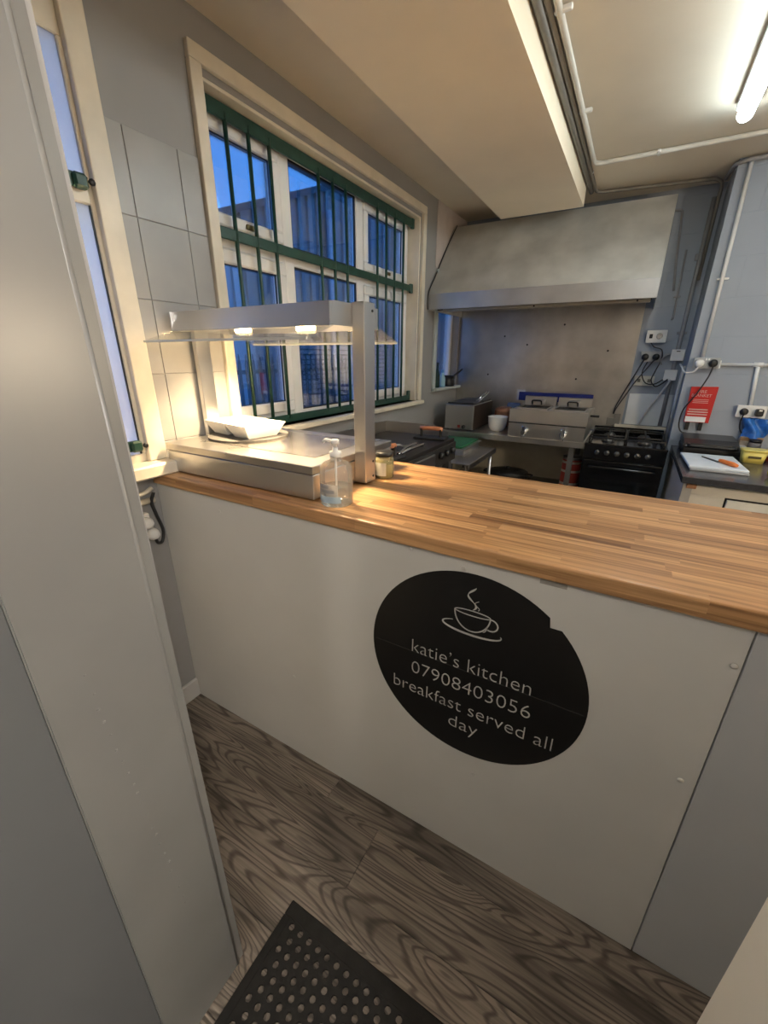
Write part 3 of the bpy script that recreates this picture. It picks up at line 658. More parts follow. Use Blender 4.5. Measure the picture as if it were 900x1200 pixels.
# things under the steel table
tn = thing('catering_tin', 'large red and white catering tin under the steel table', 'tin', (1.165, 2.66, .42))
part('can', L((1.165, 2.66, .42), [(.070, 0), (.072, .004), (.072, .008), (.070, .012), (.070, .29), (.073, .294), (.073, .30), (.066, .30), (.066, .295)], 28), STEEL, tn)
q = bmn(); lathe(q, (1.165, 2.66, .42), [(.0708, .02), (.0708, .28)], 28, 'z', False); part('paper_wrap', q, mat('red_wrap', (.40, .05, .035), .5, 0, .3, 14), tn)
for z in (.50, .60, .67):
    q = bmn(); lathe(q, (1.165, 2.66, z), [(.0714, 0), (.0714, .018)], 28, 'z', False); part('white_band', q, mat('cream_wrap', (.62, .52, .45), .5, 0, .2, 20), tn)
pt = thing('stock_pot', 'black lidded pot on the shelf under the steel table', 'pot', (.66, 2.72, .42))
part('pot', L((.66, 2.72, .42), [(.155, 0), (.165, .01), (.165, .09), (.170, .095), (.05, .115), (0, .115)], 32), IRON, pt)
for s in (-1, 1): part('handle', T(arc([(.66+s*.16, 2.68, .50), (.66+s*.205, 2.68, .50), (.66+s*.205, 2.76, .50), (.66+s*.16, 2.76, .50)], .02), .007, 6), IRON, pt)
part('lid_knob', L((.66, 2.72, .535), [(.008, 0), (.018, .012), (.016, .022), (0, .024)], 12), BLACKP, pt)

# ------------------------------------------------------------------ griddle along the window wall, side table
GZ = .968
gd = thing('griddle', 'steel griddle with black hotplate along the window wall', 'griddle', (.29, 1.2, 0))
part('body', B(.03, .555, .70, 1.66, .83, .945, .003), mat('griddle_side_dark', (.10, .095, .09), .4, .8), gd)
part('hotplate', B(.05, .55, .72, 1.64, .945, GZ, .002), mat('black_hotplate', (.018, .016, .015), .38, 0, .4, 12, .1, 40), gd)
part('rear_splash', B(.03, .036, .70, 1.66, .945, 1.035, .001), STEEL, gd); part('end_splash', P([(.03, .945), (.50, .945), (.50, 1.0), (.40, 1.035), (.03, 1.035)], 'y', 1.654, 1.66), STEEL, gd)
part('near_splash', P([(.03, .945), (.555, .945), (.555, .985), (.40, 1.035), (.03, 1.035)], 'y', .70, .706), STEEL, gd)
part('grease_drawer', B(.5555, .57, 1.02, 1.30, .85, .93, .003), STEEL, gd)
for y in (1.40, 1.49, 1.58): part('knob', L((.556, y, .90), [(.022, 0), (.019, .022), (.004, .024)], 16, 'x'), BLACKP, gd)
for x in (.06, .52):
    for y in (.75, 1.61): part('leg', B(x-.02, x+.02, y-.02, y+.02, .002, .83), MATS['leg_grey_steel'], gd)
def press(x, y, ang, lab):
    t = thing('grill_press', lab, 'grill press', (x, y, GZ))
    a = B(x-.10, x+.10, y-.055, y+.055, GZ+.001, GZ+.013, .003); part('plate', rotz(a, (x, y, 0), ang), IRON, t)
    for s in (-1, 1): part('upright', rotz(B(x+s*.062-.006, x+s*.062+.006, y-.012, y+.012, GZ+.012, GZ+.062, .002), (x, y, 0), ang), IRON, t)
    part('wooden_grip', rotz(T([(x-.072, y, GZ+.062), (x-.03, y, GZ+.064), (x+.03, y, GZ+.064), (x+.072, y, GZ+.062)], .013, 10), (x, y, 0), ang), mat('orange_wood_grip', (.52, .20, .09), .45, 0, .15, 12, 0, 1, (1, 6, 6)), t)
press(.43, 1.54, 8, 'grill press with orange wooden grip at the far end of the griddle'); press(.47, .90, 80, 'grill press with wooden grip at the near end of the griddle')
tg = thing('tongs', 'steel serving tongs lying on the black hotplate', 'tongs', (.49, 1.15, GZ))
for s in (-1, 1): part('arm', T(spline([(.50, .99, GZ+.014), (.49+s*.018, 1.12, GZ+.024), (.47+s*.022, 1.30, GZ+.012)]), .009, 6), mat('chrome', (.75, .75, .75), .12, 1), tg)
part('hinge', B(.49, .51, .975, 1.0, GZ+.003, GZ+.026, .003), MATS['chrome'], tg)
fs = thing('fish_slice', 'steel fish slice lying beside the tongs on the hotplate', 'spatula', (.40, 1.2, GZ))
part('blade', rotz(B(.37, .45, 1.22, 1.33, GZ+.001, GZ+.004, .001), (.4, 1.2, 0), -25), MATS['chrome'], fs); part('handle', rotz(T([(.41, 1.22, GZ+.004), (.41, 1.18, GZ+.02), (.41, 1.02, GZ+.03)], .006, 6), (.4, 1.2, 0), -25), STEEL, fs)
st = thing('side_table', 'low stainless side table between griddle and steel table', 'table', (.38, 2.05, 0))
part('table_top', B(.10, .62, 1.76, 2.40, .765, .775, .002), STEELX, st); part('rim', B(.612, .62, 1.76, 2.40, .735, .768), STEEL, st)
for x in (.13, .59):
    for y in (1.79, 2.37): part('leg', T([(x, y, .002), (x, y, .766)], .014, 8), STEEL, st)
part('lower_shelf', B(.11, .61, 1.77, 2.39, .42, .43), MATS['shelf_grey'], st)
gn = thing('steel_container', 'stainless food container under the green board', 'container', (.36, 2.14, .775))
part('tub', P([(1.98, .776), (2.32, .776), (2.34, .828), (1.96, .828)], 'x', .26, .50), STEEL, gn); part('flange', B(.245, .515, 1.945, 2.355, .826, .830, .001), STEEL, gn)
single('green_board', B(.225, .485, 1.97, 2.36, .8305, .842, .004, 2), mat('green_chopping_plastic', (.015, .15, .055), .4, 0, .1, 20), 'green plastic chopping board lying on the steel container', 'chopping board')
pb = thing('plastic_bucket', 'pale grey plastic bucket on the shelf of the side table', 'bucket', (.42, 2.13, .43))
part('bucket', L((.42, 2.13, .43), [(.085, 0), (.105, .15), (.110, .155), (.110, .165), (.102, .165), (.083, .006)], 28), mat('pale_grey_plastic', (.45, .48, .52), .4), pb)
part('handle', T([(.42+.108*math.cos(a), 2.13+.02, .585+.03*math.sin(a)*0) for a in [PI*i/12 for i in range(13)]], .003, 6), STEEL, pb)

# ------------------------------------------------------------------ gas cooker
ck = thing('gas_cooker', 'black freestanding gas cooker in the alcove', 'cooker', (1.505, 2.72, 0))
x0, x1, y0, y1 = 1.252, 1.752, 2.42, 2.98
part('body', B(x0, x1, y0, y1, .03, .862, .004), BLACKG, ck)
part('hob_top', B(x0-.003, x1+.003, y0-.004, y1, .862, .880, .005, 2), BLACKG, ck)
part('control_panel', P([(y0-.012, .775), (y0, .775), (y0, .865), (y0-.002, .865)], 'x', x0, x1), BLACKG, ck)
for i in range(6): part('knob', L((x0+.085+i*.062, y0-.008, .822), [(.019, .002), (.017, -.018), (.004, -.020)], 16, 'y'), mat('knob_dark_chrome', (.10, .10, .10), .25, .6), ck)
od = part('oven_door', B(x0+.006, x1-.006, y0-.028, y0-.002, .16, .765, .006, 2), BLACKG, ck)
part('door_window', B(x0+.07, x1-.07, y0-.030, y0-.0275, .28, .64, .001), mat('dark_oven_glass', (.010, .011, .012), .06), od)
part('door_handle', T(arc([(x0+.05, y0-.028, .725), (x0+.05, y0-.06, .725), (x1-.05, y0-.06, .725), (x1-.05, y0-.028, .725)], .02), .010, 8), BLACKG, od)
for i in range(4): part('foot', L(((x0+.04, x1-.04)[i % 2], (y0+.04, y1-.04)[i//2], .001), [(.018, 0), (.018, .03)], 10), BLACKP, ck)
for i in range(4):
    cx, cy = (x0+.135, x1-.135)[i % 2], (y0+.15, y1-.15)[i//2]
    part('burner', L((cx, cy, .880), [(.042, 0), (.040, .010), (.030, .014), (.030, .020), (.004, .022)], 20), mat('burner_grey', (.12, .12, .12), .35, .7), ck)
for i in range(2):
    a, b = (x0+.02, x0+.245) if i == 0 else (x1-.245, x1-.02)
    gr = bmn(); zz = .918
    tube(gr, arc([(a, y0+.03, zz), (b, y0+.03, zz), (b, y1-.05, zz), (a, y1-.05, zz), (a, y0+.03, zz)], .03), .006, 6)
    for yy in (y0+.15, y1-.15): tube(gr, [(a, yy, zz), (b, yy, zz)], .006, 6)
    tube(gr, [((a+b)/2, y0+.03, zz), ((a+b)/2, y1-.05, zz)], .006, 6)
    for xx in (a, b):
        for yy in (y0+.06, y1-.08): tube(gr, [(xx, yy, .879), (xx, yy, zz)], .006, 6)
    part('pan_support', gr, IRON, ck)
part('lid_rail', B(x0+.01, x1-.01, y1-.02, y1, .880, .93, .004), BLACKG, ck)
single('white_wall_panel', B(1.462, 1.760, BY-.010, BY-.002, .945, 1.185, .002), mat('white_panel_board', (.62, .66, .70), .4), 'plain white board on the wall behind the gas cooker', 'wall panel')
single('cream_ledge', B(1.40, 1.76, BY-.03, BY-.003, .89, .94, .003), mat('cream_ledge_paint', (.58, .55, .48), .5), 'cream ledge on the wall under the white board', 'ledge')

# ------------------------------------------------------------------ dark worktop and cabinet by the pier wall
CZ_ = .87
single('kitchen_worktop', B(1.785, 3.6, 1.747, PY-.002, CZ_-.036, CZ_, .003), mat('dark_grey_worktop', (.045, .045, .050), .22, 0, .2, 40), 'dark grey laminate worktop below the fire blanket', 'worktop')
cbn = thing('base_cabinet', 'white kitchen base cabinet under the dark worktop', 'cabinet', (2.4, 2.2, 0))
CZ1 = CZ_-.037
part('carcass', B(1.800, 3.5, 1.795, PY-.01, .01, CZ1), mat('off_white_laminate', (.60, .57, .50), .4, 0, .05, 5), cbn)
part('corner_post', B(1.801, 1.843, 1.778, 1.796, .01, CZ1-.001), mat('grey_end_strip', (.36, .35, .33), .5), cbn)
part('top_rail', B(1.844, 3.5, 1.782, 1.796, .775, CZ1-.001), MATS['off_white_laminate'], cbn); part('side_stile', B(1.844, 1.990, 1.782, 1.796, .02, .774), MATS['off_white_laminate'], cbn)
part('shadow_gap', B(1.990, 2.97, 1.790, 1.796, .42, .775), BLACKP, cbn)
for i in range(2):
    d = part('drawer', B(2.0+i*.48, 2.465+i*.48, 1.776, 1.79, .43, .764, .002), mat('white_drawer_front', (.66, .65, .60), .35), cbn)
    part('handle', B(2.15+i*.48, 2.32+i*.48, 1.756, 1.764, .595, .607, .003), STEEL, d)
part('broken_edge', B(1.815, 1.860, 1.773, 1.7815, .802, CZ1-.001, .003), mat('raw_chipboard', (.34, .17, .09), .8, 0, .3, 60), cbn)
single('chopping_board', rotz(B(1.825, 2.085, 1.92, 2.30, CZ_+.0005, CZ_+.012, .003), (1.95, 2.1, 0), 1), mat('grey_board_plastic', (.36, .38, .41), .45), 'grey chopping board underneath the white board on the dark worktop', 'chopping board')
single('chopping_board', rotz(B(1.815, 2.080, 1.925, 2.312, CZ_+.0125, CZ_+.026, .004, 2), (1.95, 2.1, 0), 2), mat('white_board_plastic', (.66, .72, .80), .4), 'white chopping board with the orange handled knife on it', 'chopping board')
kz = CZ_+.026
kn = thing('kitchen_knife', 'knife with orange handle and black blade on the white board', 'knife', (1.97, 2.1, kz))
A_, B_ = Vector((2.036, 1.972, kz+.013)), Vector((1.903, 2.22, kz+.013))
part('handle', T([A_.lerp(B_, t) for t in (0, .1, .25, .4, .46)], .01, 10, [.008, .013, .012, .011, .008]), mat('orange_plastic', (.75, .19, .03), .35), kn)
bl = bmn(); d = (B_-A_).normalized(); nn = Vector((-d.y, d.x, 0))
pp = [A_.lerp(B_, .45)+nn*.010, A_.lerp(B_, .92)+nn*.007, A_.lerp(B_, 1.0)-nn*.005, A_.lerp(B_, .92)-nn*.010, A_.lerp(B_, .45)-nn*.010]
lo_ = [bl.verts.new((v.x, v.y, kz+.001)) for v in pp]; hi_ = [bl.verts.new((v.x, v.y, kz+.004)) for v in pp]
bl.faces.new(lo_[::-1]); bl.faces.new(hi_)
for i in range(5): bl.faces.new((lo_[i], lo_[(i+1) % 5], hi_[(i+1) % 5], hi_[i]))
part('blade', bl, BLACKP, kn)
cg = thing('contact_grill', 'black electric contact grill on the dark worktop against the wall', 'contact grill', (1.98, 2.5, CZ_))
part('lower_body', B(1.822, 2.135, 2.40, 2.67, CZ_+.008, CZ_+.048, .012, 3), BLACKP, cg)
part('upper_plate', P([(2.395, CZ_+.052), (2.67, CZ_+.052), (2.67, CZ_+.098), (2.46, CZ_+.092), (2.40, CZ_+.072)], 'x', 1.825, 2.105), mat('grill_satin_black', (.022, .022, .024), .28), cg)
part('chrome_trim', B(1.835, 1.90, 2.392, 2.397, CZ_+.052, CZ_+.06, .001), MATS['chrome'], cg)
part('grip', T(arc([(1.85, 2.40, CZ_+.065), (1.85, 2.365, CZ_+.06), (2.08, 2.365, CZ_+.06), (2.08, 2.40, CZ_+.065)], .02), .010, 8), BLACKP, cg)
part('latch', B(2.115, 2.15, 2.42, 2.50, CZ_+.046, CZ_+.07, .004), mat('grey_latch', (.35, .36, .38), .4), cg)
for x in (1.85, 2.11):
    for y in (2.43, 2.64): part('foot', L((x, y, CZ_), [(.012, 0), (.012, .01)], 8), BLACKP, cg)
tbp = thing('spread_tub', 'yellow spread tub with dark printed band on the dark worktop', 'tub', (2.165, 2.33, CZ_))
def rtub(z0, z1, h0, h1, m, name, r=.5, k=0.0):
    bm = bmn(); rings = []
    for z, h in ((z0, h0), (z1, h1)):
        rings.append([bm.verts.new((2.165+h*1.12*abs(math.cos(t))**r*(1 if math.cos(t) >= 0 else -1), 2.33+h*.85*abs(math.sin(t))**r*(1 if math.sin(t) >= 0 else -1), z)) for t in [2*PI*i/32 for i in range(32)]])
    for i in range(32): f = bm.faces.new((rings[0][i], rings[0][(i+1) % 32], rings[1][(i+1) % 32], rings[1][i])); f.smooth = True
    bm.faces.new(rings[0][::-1]); bm.faces.new(rings[1]); return part(name, bm, m, tbp)
YEL = mat('yellow_tub_plastic', (.68, .58, .14), .35)
rtub(CZ_, CZ_+.068, .046, .055, YEL, 'tub'); rtub(CZ_+.068, CZ_+.078, .059, .059, YEL, 'lid')
part('print_band', B(2.135, 2.195, 2.2795, 2.283, CZ_+.030, CZ_+.044, .001), mat('dark_tub_print', (.08, .06, .015), .5), tbp)
jj = thing('glass_jar', 'small dark lidded glass jar between spread tub and socket', 'jar', (2.205, 2.56, CZ_))
part('glass', L((2.205, 2.56, CZ_), [(.030, 0), (.034, .004), (.034, .075), (.028, .085)], 20), mix_glass('grey_jar_glass', (.6, .6, .6), .1, .5, (.36, .34, .36)), jj); part('lid', L((2.205, 2.56, CZ_+.085), [(.032, 0), (.032, .016), (.0, .017)], 20), BLACKP, jj)
sb = thing('sauce_bottle', 'red sauce bottle with white cap beside the spread tub', 'bottle', (2.275, 2.42, CZ_))
part('body', L((2.275, 2.42, CZ_), [(.030, 0), (.034, .006), (.034, .09), (.018, .13), (.015, .14)], 20), mat('red_sauce', (.22, .02, .015), .3), sb); part('cap', L((2.275, 2.42, CZ_+.14), [(.018, 0), (.014, .03), (.006, .036)], 16), WHITEP, sb)
q = bmn(); lathe(q, (2.275, 2.42, CZ_+.03), [(.0346, 0), (.0346, .04)], 20, 'z', False); part('paper_label', q, WHITEP, sb)
lm = bmn(); bmesh.ops.create_icosphere(lm, subdivisions=2, radius=.026, matrix=Matrix.Translation((2.185, 1.95, CZ_+.026)))
for f in lm.faces: f.smooth = True
single('lemon', lm, mat('lemon_skin', (.62, .62, .06), .45, 0, .1, 60, .2, 120), 'yellow green lemon near the front of the dark worktop', 'fruit')
# blue carrier hanging below the socket, brown stick
bb = bmn(); bmesh.ops.create_grid(bb, x_segments=10, y_segments=10, size=.5)
for v in bb.verts:
    u, w_ = v.co.x+.5, v.co.y+.5
    v.co = Vector((2.135+.125*u+.012*math.sin(5*w_), 2.655+.02*math.sin(9*u+3*w_)-.03*(1-w_)*math.sin(PI*u), .965+.125*w_+.012*math.sin(7*u)*(1-w_)))
bmesh.ops.solidify(bb, geom=list(bb.faces), thickness=.002)
for f in bb.faces: f.smooth = True
single('plastic_bag', bb, mat('blue_bag_film', (.03, .16, .55), .3, 0, .35, 25), 'crumpled blue plastic bag tucked below the white socket', 'bag')
bx = thing('spice_box', 'pale spice carton standing behind the jar under the blue bag', 'carton', (2.2, 2.65, CZ_))
part('carton', B(2.14, 2.255, 2.63, 2.685, CZ_, .972, .003), mat('pale_carton', (.42, .36, .30), .6, 0, .25, 25), bx); part('flap', B(2.14, 2.255, 2.628, 2.6305, .95, .972), mat('brown_flap', (.30, .17, .08), .6), bx)

# ------------------------------------------------------------------ fire blanket
fb = thing('fire_blanket', 'red fire blanket case with white lower edge on the pier wall', 'fire blanket', (1.887, PY, 1.04))
bm = P([(1.820, 1.04), (1.956, 1.04), (1.960, 1.274), (1.814, 1.270)], 'y', PY-.032, PY-.001)
part('case', bm, mat('red_case_plastic', (.50, .018, .016), .35, 0, .06, 20), fb)
part('white_edge', B(1.822, 1.936, PY-.0338, PY-.0315, 1.043, 1.078, .0005), mat('white_case_print', (.70, .72, .75), .5), fb)
RED2 = mat('pale_case_print', (.62, .42, .40), .5)
for s_, z_, sz in (('FIRE', 1.232, .027), ('BLANKET', 1.208, .026)):
    part('lettering', wall_text(s_, sz, 1.880, PY-.0333, z_, 1.0, 'CENTER'), RED2, fb)
q = bmn()
for z_ in (1.188, 1.178, 1.168): box(q, 1.84, 1.925, PY-.0332, PY-.032, z_, z_+.003)
for z_, w_ in ((1.122, .052), (1.106, .056), (1.09, .055)): box(q, 1.882-w_, 1.882+w_, PY-.0332, PY-.032, z_, z_+.007)
part('small_print', q, RED2, fb)
for x in (1.845, 1.918): part('pull_strap', B(x-.012, x+.012, PY-.02, PY-.016, .985, 1.045, .001), BLACKP, fb)

# ------------------------------------------------------------------ sockets, switches, plugs and cables
def plate(name, lab, cat, x0, x1, z0, z1, y, dep=.03, m=WHITEP, grp=None):
    t = thing(name, lab, cat, ((x0+x1)/2, y, z0), grp)
    part('back_box', B(x0+.003, x1-.003, y-dep, y-.001, z0+.003, z1-.003, .002), m, t); part('face_plate', B(x0, x1, y-dep-.007, y-dep, z0, z1, .003, 2), m, t); return t
def plug(t, x, z, y, m, r=.024):
    part('plug', L((x, y, z), [(r, 0), (r, -.014), (r*.8, -.026), (r*.2, -.028)], 14, 'y'), m, t)
cs = plate('cooker_switch', 'white cooker control switch beside the canopy corner', 'switch', 1.492, 1.622, 1.555, 1.642, BY)
part('switch', B(1.512, 1.533, BY-.045, BY-.037, 1.585, 1.615, .002), BLACKP, cs); part('socket_rocker', L((1.576, BY-.036, 1.60), [(.022, 0), (.018, -.008)], 16, 'y'), mat('chrome_dull', (.5, .5, .5), .2, 1), cs)
ds = plate('double_socket', 'grey double socket with two black plugs above the cooker', 'socket', 1.482, 1.612, 1.42, 1.495, BY, .03, mat('grey_socket', (.34, .35, .36), .4))
plug(ds, 1.513, 1.455, BY-.037, BLACKP); plug(ds, 1.583, 1.455, BY-.037, BLACKP)
fu = plate('fused_spur', 'white fused spur switch close to the pier edge', 'switch', 1.675, 1.757, 1.43, 1.508, BY); part('fuse_slot', B(1.705, 1.728, BY-.039, BY-.0368, 1.492, 1.498), BLACKP, fu)
ju = plate('junction_box', 'plain white junction box under the fused spur', 'junction box', 1.66, 1.742, 1.29, 1.366, BY)
ls = plate('socket_outlet', 'cream double socket outlet partly behind the black cables', 'socket', 1.472, 1.606, 1.245, 1.318, BY, .02, mat('aged_cream_plastic', (.55, .54, .47), .4))
for x in (1.505, 1.572): part('pin_slots', B(x-.01, x+.01, BY-.0285, BY-.0268, 1.272, 1.295), mat('slot_grey', (.16, .15, .13), .6), ls)
ps = plate('switched_socket', 'grey socket on the pier wall with one white and one black plug', 'socket', 1.788, 1.93, 1.385, 1.452, PY, .028, MATS['grey_socket'])
plug(ps, 1.822, 1.418, PY-.035, WHITEP, .026); plug(ps, 1.895, 1.418, PY-.035, BLACKP)
part('rocker', B(1.85, 1.859, PY-.039, PY-.035, 1.436, 1.449), WHITEP, ps); part('rocker', B(1.864, 1.873, PY-.039, PY-.035, 1.436, 1.449), WHITEP, ps)
rs = plate('wall_socket', 'white double socket with black plug and charger over the worktop', 'socket', 2.085, 2.235, 1.092, 1.168, PY, .03)
plug(rs, 2.122, 1.128, PY-.037, BLACKP, .022); part('charger', B(2.175, 2.215, PY-.08, PY-.037, 1.105, 1.15, .008, 2), BLACKP, rs)
part('charger_label', B(2.188, 2.204, PY-.0812, PY-.0798, 1.138, 1.147), WHITEP, rs)
part('plug_lead', T(spline([(2.122, PY-.06, 1.12), (2.118, PY-.05, 1.07), (2.128, PY-.03, 1.02), (2.15, PY-.02, .985)]), .004, 6), BLACKP, rs)
def cable(lab, pts, r=.0045, m=BLACKP, nm='cable', n=8): return single(nm, T(spline(pts, n), r, 6), m, lab, 'cable')
cable('black lead running down steeply from the first black plug to the fryer', [(1.513, BY-.065, 1.445), (1.49, BY-.05, 1.38), (1.43, BY-.03, 1.22), (1.385, BY-.02, 1.09), (1.372, BY-.02, 1.02)])
cable('black lead kinked down from the second black plug to the fryer', [(1.583, BY-.065, 1.445), (1.55, BY-.06, 1.39), (1.48, BY-.045, 1.27), (1.44, BY-.03, 1.18), (1.39, BY-.035, 1.07), (1.378, BY-.035, 1.02)])
cable('black cable looped from the cooker switch under the junction box', [(1.53, BY-.03, 1.555), (1.56, BY-.03, 1.525), (1.61, BY-.03, 1.505), (1.622, BY-.03, 1.44), (1.60, BY-.05, 1.36), (1.585, BY-.05, 1.29), (1.62, BY-.05, 1.245), (1.665, BY-.04, 1.27), (1.69, BY-.04, 1.30)])
cable('black cable drooping from the grey double socket to the junction box', [(1.535, BY-.06, 1.42), (1.515, BY-.06, 1.34), (1.55, BY-.06, 1.27), (1.61, BY-.055, 1.262), (1.66, BY-.04, 1.295)])
cable('grey cable curling from behind the fused spur', [(1.68, BY-.02, 1.475), (1.645, BY-.035, 1.47), (1.622, BY-.04, 1.43), (1.63, BY-.03, 1.40)], .005, GREYP)
cable('white flex from the white plug around the pier edge', [(1.822, PY-.055, 1.40), (1.80, PY-.04, 1.365), (1.757, PY-.01, 1.36), (1.74, PY+.06, 1.39), (1.735, PY+.2, 1.41)], .005, WHITEP)
cable('thick white flex slanting from the junction box to the cooker back', [(1.71, BY-.045, 1.295), (1.66, BY-.04, 1.18), (1.60, BY-.03, 1.05), (1.565, BY-.04, .945)], .009, mat('pale_grey_flex', (.48, .48, .47), .4))
cable('black lead hanging from the pier socket past the fire blanket', [(1.895, PY-.06, 1.40), (1.885, PY-.055, 1.33), (1.845, PY-.05, 1.22), (1.80, PY-.035, 1.12), (1.795, PY-.03, 1.03), (1.815, PY-.03, .975), (1.85, PY-.035, .965)])
single('blue_grey_bracket', P([(1.335, .93), (1.43, .93), (1.43, 1.02), (1.385, 1.02), (1.385, .985), (1.335, .985)], 'y', BY-.012, BY-.005), mat('stepped_plate_grey', (.22, .215, .205), .5, .6), 'stepped grey steel plate where the fryer leads end', 'plate')

def conduit(lab, pts, r, m, clips=(), rad=.05, clipm=WHITEP):
    t = thing('conduit', lab, 'conduit', pts[0]); part('pipe', T(arc(pts, rad, 6), r, 8), m, t)
    for c in clips: part('saddle', B(c[0]-c[3], c[0]+c[3], c[1]-c[4], c[1]+c[4], c[2]-c[5], c[2]+c[5], .003), clipm, t)
    return t
PIPEW = mat('off_white_conduit', (.52, .50, .45), .4, 0, .05, 20)
zc = H-.014
conduit('pale conduit beside the ceiling beam turning along the ceiling', [(1.044, -.45, zc), (1.044, 2.335, zc), (RX-.01, 2.365, zc)], .0125, PIPEW, ((1.056, 1.02, zc, .028, .008, .008), (1.056, 1.70, zc, .028, .008, .008), (1.363, 2.345, zc, .008, .028, .008)))
conduit('thick brown pipe tight against the ceiling beam', [(.990, -.45, H-.019), (.990, 2.78, H-.019)], .016, DKPIPE, ((.992, 1.0, H-.010, .020, .008, .010), (.992, 1.91, H-.010, .020, .008, .010)))
conduit('thin brown pipe between beam and pale conduit', [(1.016, -.45, zc), (1.016, 2.83, zc), (1.69, 2.935, zc), (1.728, 2.95, zc-.02), (1.728, 3.02, 1.95)], .011, DKPIPE, ((1.010, 2.45, zc, .02, .007, .007),), .06)
conduit('grey pipe round the top of the pier wall', [(1.735, 2.90, H-.03), (1.752, 2.72, H-.02), (1.80, 2.672, H-.02), (RX-.01, 2.672, H-.02)], .012, GREYP, (), .06)
conduit('white vertical conduit on the pier wall above the grey socket', [(1.822, PY-.014, H-.01), (1.832, PY-.014, 1.455)], .011, mat('white_conduit', (.68, .69, .70), .35), ((1.832, PY-.01, 1.907, .030, .008, .006),))
hc = conduit('white horizontal conduit with a drop to the worktop socket', [(1.918, PY-.012, 1.412), (RX-.01, PY-.012, 1.412)], .010, MATS['white_conduit'], ((1.932, PY-.012, 1.412, .006, .012, .025),))
part('tee', T([(2.105, PY-.013, 1.412), (2.15, PY-.013, 1.412)], .015, 10), MATS['white_conduit'], hc); part('drop_pipe', T([(2.128, PY-.012, 1.405), (2.150, PY-.012, 1.16)], .011, 8), MATS['white_conduit'], hc)
conduit('thin grey pipe looped out of the canopy side and down the wall', [(1.50, BY-.01, 2.395), (1.548, BY-.01, 2.395), (1.575, BY-.01, 2.1), (1.60, BY-.01, 1.90)], .007, GREYP, (), .04)
conduit('thin grey pipe with a hooked end beside the canopy lip', [(1.622, BY-.01, 2.15), (1.630, BY-.01, 1.90), (1.636, BY-.01, 1.72), (1.628, BY-.022, 1.71)], .006, GREYP, ((1.63, BY-.008, 1.86, .02, .006, .006),), .02, GREYP)
conduit('grey pipe running down in the alcove corner', [(1.712, BY-.016, 2.44), (1.712, BY-.016, .95)], .014, GREYP, ((1.712, BY-.01, 1.62, .03, .008, .008), (1.712, BY-.01, 2.1, .03, .012, .02)), .02, GREYP)
conduit('pale pipe running down the pier side by the white board', [(PX-.012, 2.80, 1.40), (PX-.012, 2.80, .87)], .010, mat('pale_grey_pipe', (.46, .47, .48), .4))

# under the frosted window: plug-in lead
up = plate('double_outlet', 'white outlet with a fat white plug low beside the door jamb', 'socket', 0, 0, 0, 0, 0) if False else None
so = thing('spur_outlet', 'white wall outlet with plug under the frosted window', 'socket', (0, -.13, .84))
part('back_box', B(.001, .03, -.20, -.065, .84, .915, .003), WHITEP, so); part('plug', L((.03, -.088, .885), [(.022, 0), (.022, .02), (.016, .034), (.004, .036)], 14, 'x'), WHITEP, so)
part('plug', L((.03, -.075, .838), [(.022, 0), (.022, .02), (.016, .034), (.004, .036)], 14, 'x'), WHITEP, so)
part('plug_lead', T(spline([(.055, -.075, .825), (.05, -.065, .80), (.045, -.045, .80), (.04, -.032, .84), (.03, -.040, .90), (.026, -.046, .95), (.03, -.034, .985)]), .006, 6), BLACKP, so)
conduit('cream pipe low on the wall under the frosted window', [(.016, -.48, .955), (.016, -.03, .955)], .012, CASING)
conduit('upper cream pipe on the wall under the frosted window', [(.016, -.48, .985), (.016, -.06, .985), (.018, -.03, 1.0)], .008, CASING)

# ------------------------------------------------------------------ lamps
def batten(lab, x, y0, y1):
    fx = thing('fluorescent_light', lab, 'ceiling light', (x, (y0+y1)/2, H), 'kitchen fluorescent battens')
    part('batten', B(x-.04, x+.04, y0+.0, y1-.01, H-.03, H-.001, .004), WHITEP, fx)
    tm = bmn(); tube(tm, [(x, y0, H-.05), (x, y0+.006, H-.05), (x, y0+.02, H-.05), (x, y1-.02, H-.05), (x, y1-.006, H-.05), (x, y1, H-.05)], .03, 16, [.014, .025, .031, .031, .025, .014])
    part('diffuser_tube', tm, mat('fluorescent_glow', (1, 1, 1), .4, emit=((.84, .97, 1.0), TUBE_E)), fx)
batten('bright white fluorescent batten on the kitchen ceiling ahead of the pier', 1.685, .52, 2.01)
batten('unseen fluorescent batten added for more kitchen light', 3.0, .52, 2.01)  # out of view, added to brighten the kitchen
def globe(name, lab, loc, watt, r=.11, drop=.0, col=WARM):
    t = thing(name, lab, 'ceiling light', (loc[0], loc[1], H)); zc_ = H-.03-r*.9-drop
    part('ceiling_rose', L((loc[0], loc[1], H-.03), [(.05, .0), (.06, .028)], 20), WHITEP, t)
    if drop: part('flex', T([(loc[0], loc[1], H-.02), (loc[0], loc[1], zc_+r*.95)], .004, 6), WHITEP, t)
    sm = bmn(); bmesh.ops.create_uvsphere(sm, u_segments=20, v_segments=12, radius=r, matrix=Matrix.Translation((loc[0], loc[1], zc_)))
    for f in sm.faces: f.smooth = True
    gm = mat('globe_glow_%s_%d' % (name, round(watt)), (1, .9, .75), .4, emit=(col, watt/(4*PI*PI*r*r)))
    part('globe_shade', sm, gm, t)
globe('hall_lamp', 'warm glass globe lamp on the hall ceiling behind the doorway', (1.0, -1.3), HALL_W*.5, .1)
globe('hall_lamp', 'warm glass globe lamp on the hall ceiling round the corner', (2.6, -1.45), HALL_W*2.3, .2)
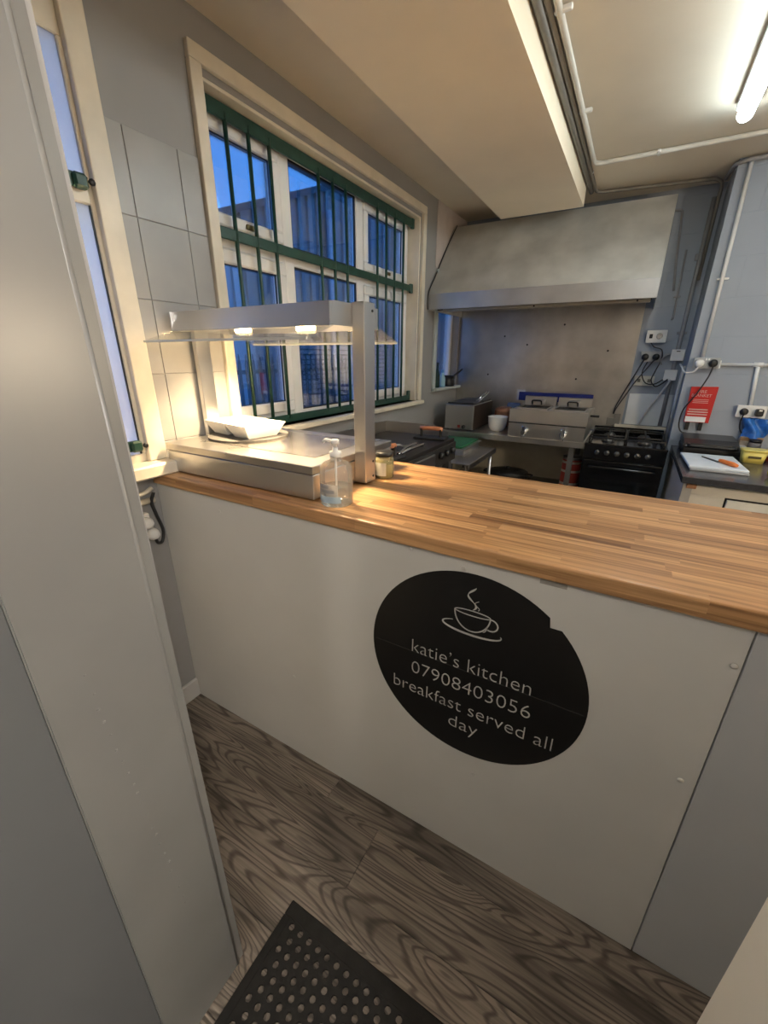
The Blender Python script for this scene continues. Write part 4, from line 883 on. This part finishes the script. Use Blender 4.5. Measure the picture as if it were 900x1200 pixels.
globe('added_pendant', 'unseen amber globe added over the worktop for warm ceiling light', (3.3, .3), SERVE_W, .12, .88, (1.0, .80, .55))  # unseen lamp, added low at the right to warm the ceiling

# ------------------------------------------------------------------ rubber mat in the doorway
mt = bmn(); mx0, my1, p_, q_ = .902, -.366, .030, .0253
nx, ny = 22, 28
mx1, my0 = mx0+.03+.015+(nx+.5)*p_, my1-.035*2-ny*q_
top = .0075
def mat_cells():
    for j in range(ny):
        for i in range(nx):
            cx, cy = mx0+.0225+(i+.5)*p_+(p_/2 if j % 2 else 0), my1-.035-(j+.5)*q_
            h, g2 = p_/2, q_/2; r = .0083
            sq = [(h, 0), (h, g2), (0, g2), (-h, g2), (-h, 0), (-h, -g2), (0, -g2), (h, -g2)]
            ci = [(r*math.cos(PI*k/4), r*math.sin(PI*k/4)) for k in range(8)]
            O = [mt.verts.new((cx+a, cy+b, top)) for a, b in sq]; I = [mt.verts.new((cx+a, cy+b, top)) for a, b in ci]; D = [mt.verts.new((cx+a, cy+b, .001)) for a, b in ci]
            for k in range(8):
                mt.faces.new((O[k], O[(k+1) % 8], I[(k+1) % 8], I[k])); mt.faces.new((I[k], I[(k+1) % 8], D[(k+1) % 8], D[k]))
        xa = mx0+.0225 if j % 2 else mx0+.0225+nx*p_
        box(mt, xa, xa+p_/2, my1-.035-(j+1)*q_, my1-.035-j*q_, .001, top)
mat_cells()
bmesh.ops.remove_doubles(mt, verts=list(mt.verts), dist=.0002)
ax0, ax1, ay0, ay1 = mx0+.0225, mx0+.0225+(nx+.5)*p_, my1-.035-ny*q_, my1-.035
dm = thing('door_mat', 'black rubber ring mat on the wood floor in the doorway', 'mat', ((mx0+mx1)/2, (my0+my1)/2, 0))
part('ring_sheet', mt, mat('black_rubber', (.010, .009, .008), .75, 0, .25, 30, .2, 90, spec=.25), dm)
bd = bmn()
for q in ((mx0, mx1, ay1, my1), (mx0, mx1, my0, ay0), (mx0, ax0, ay0, ay1), (ax1, mx1, ay0, ay1)): box(bd, q[0], q[1], q[2], q[3], .001, top-.0005, .002)
part('border', bd, MATS['black_rubber'], dm)
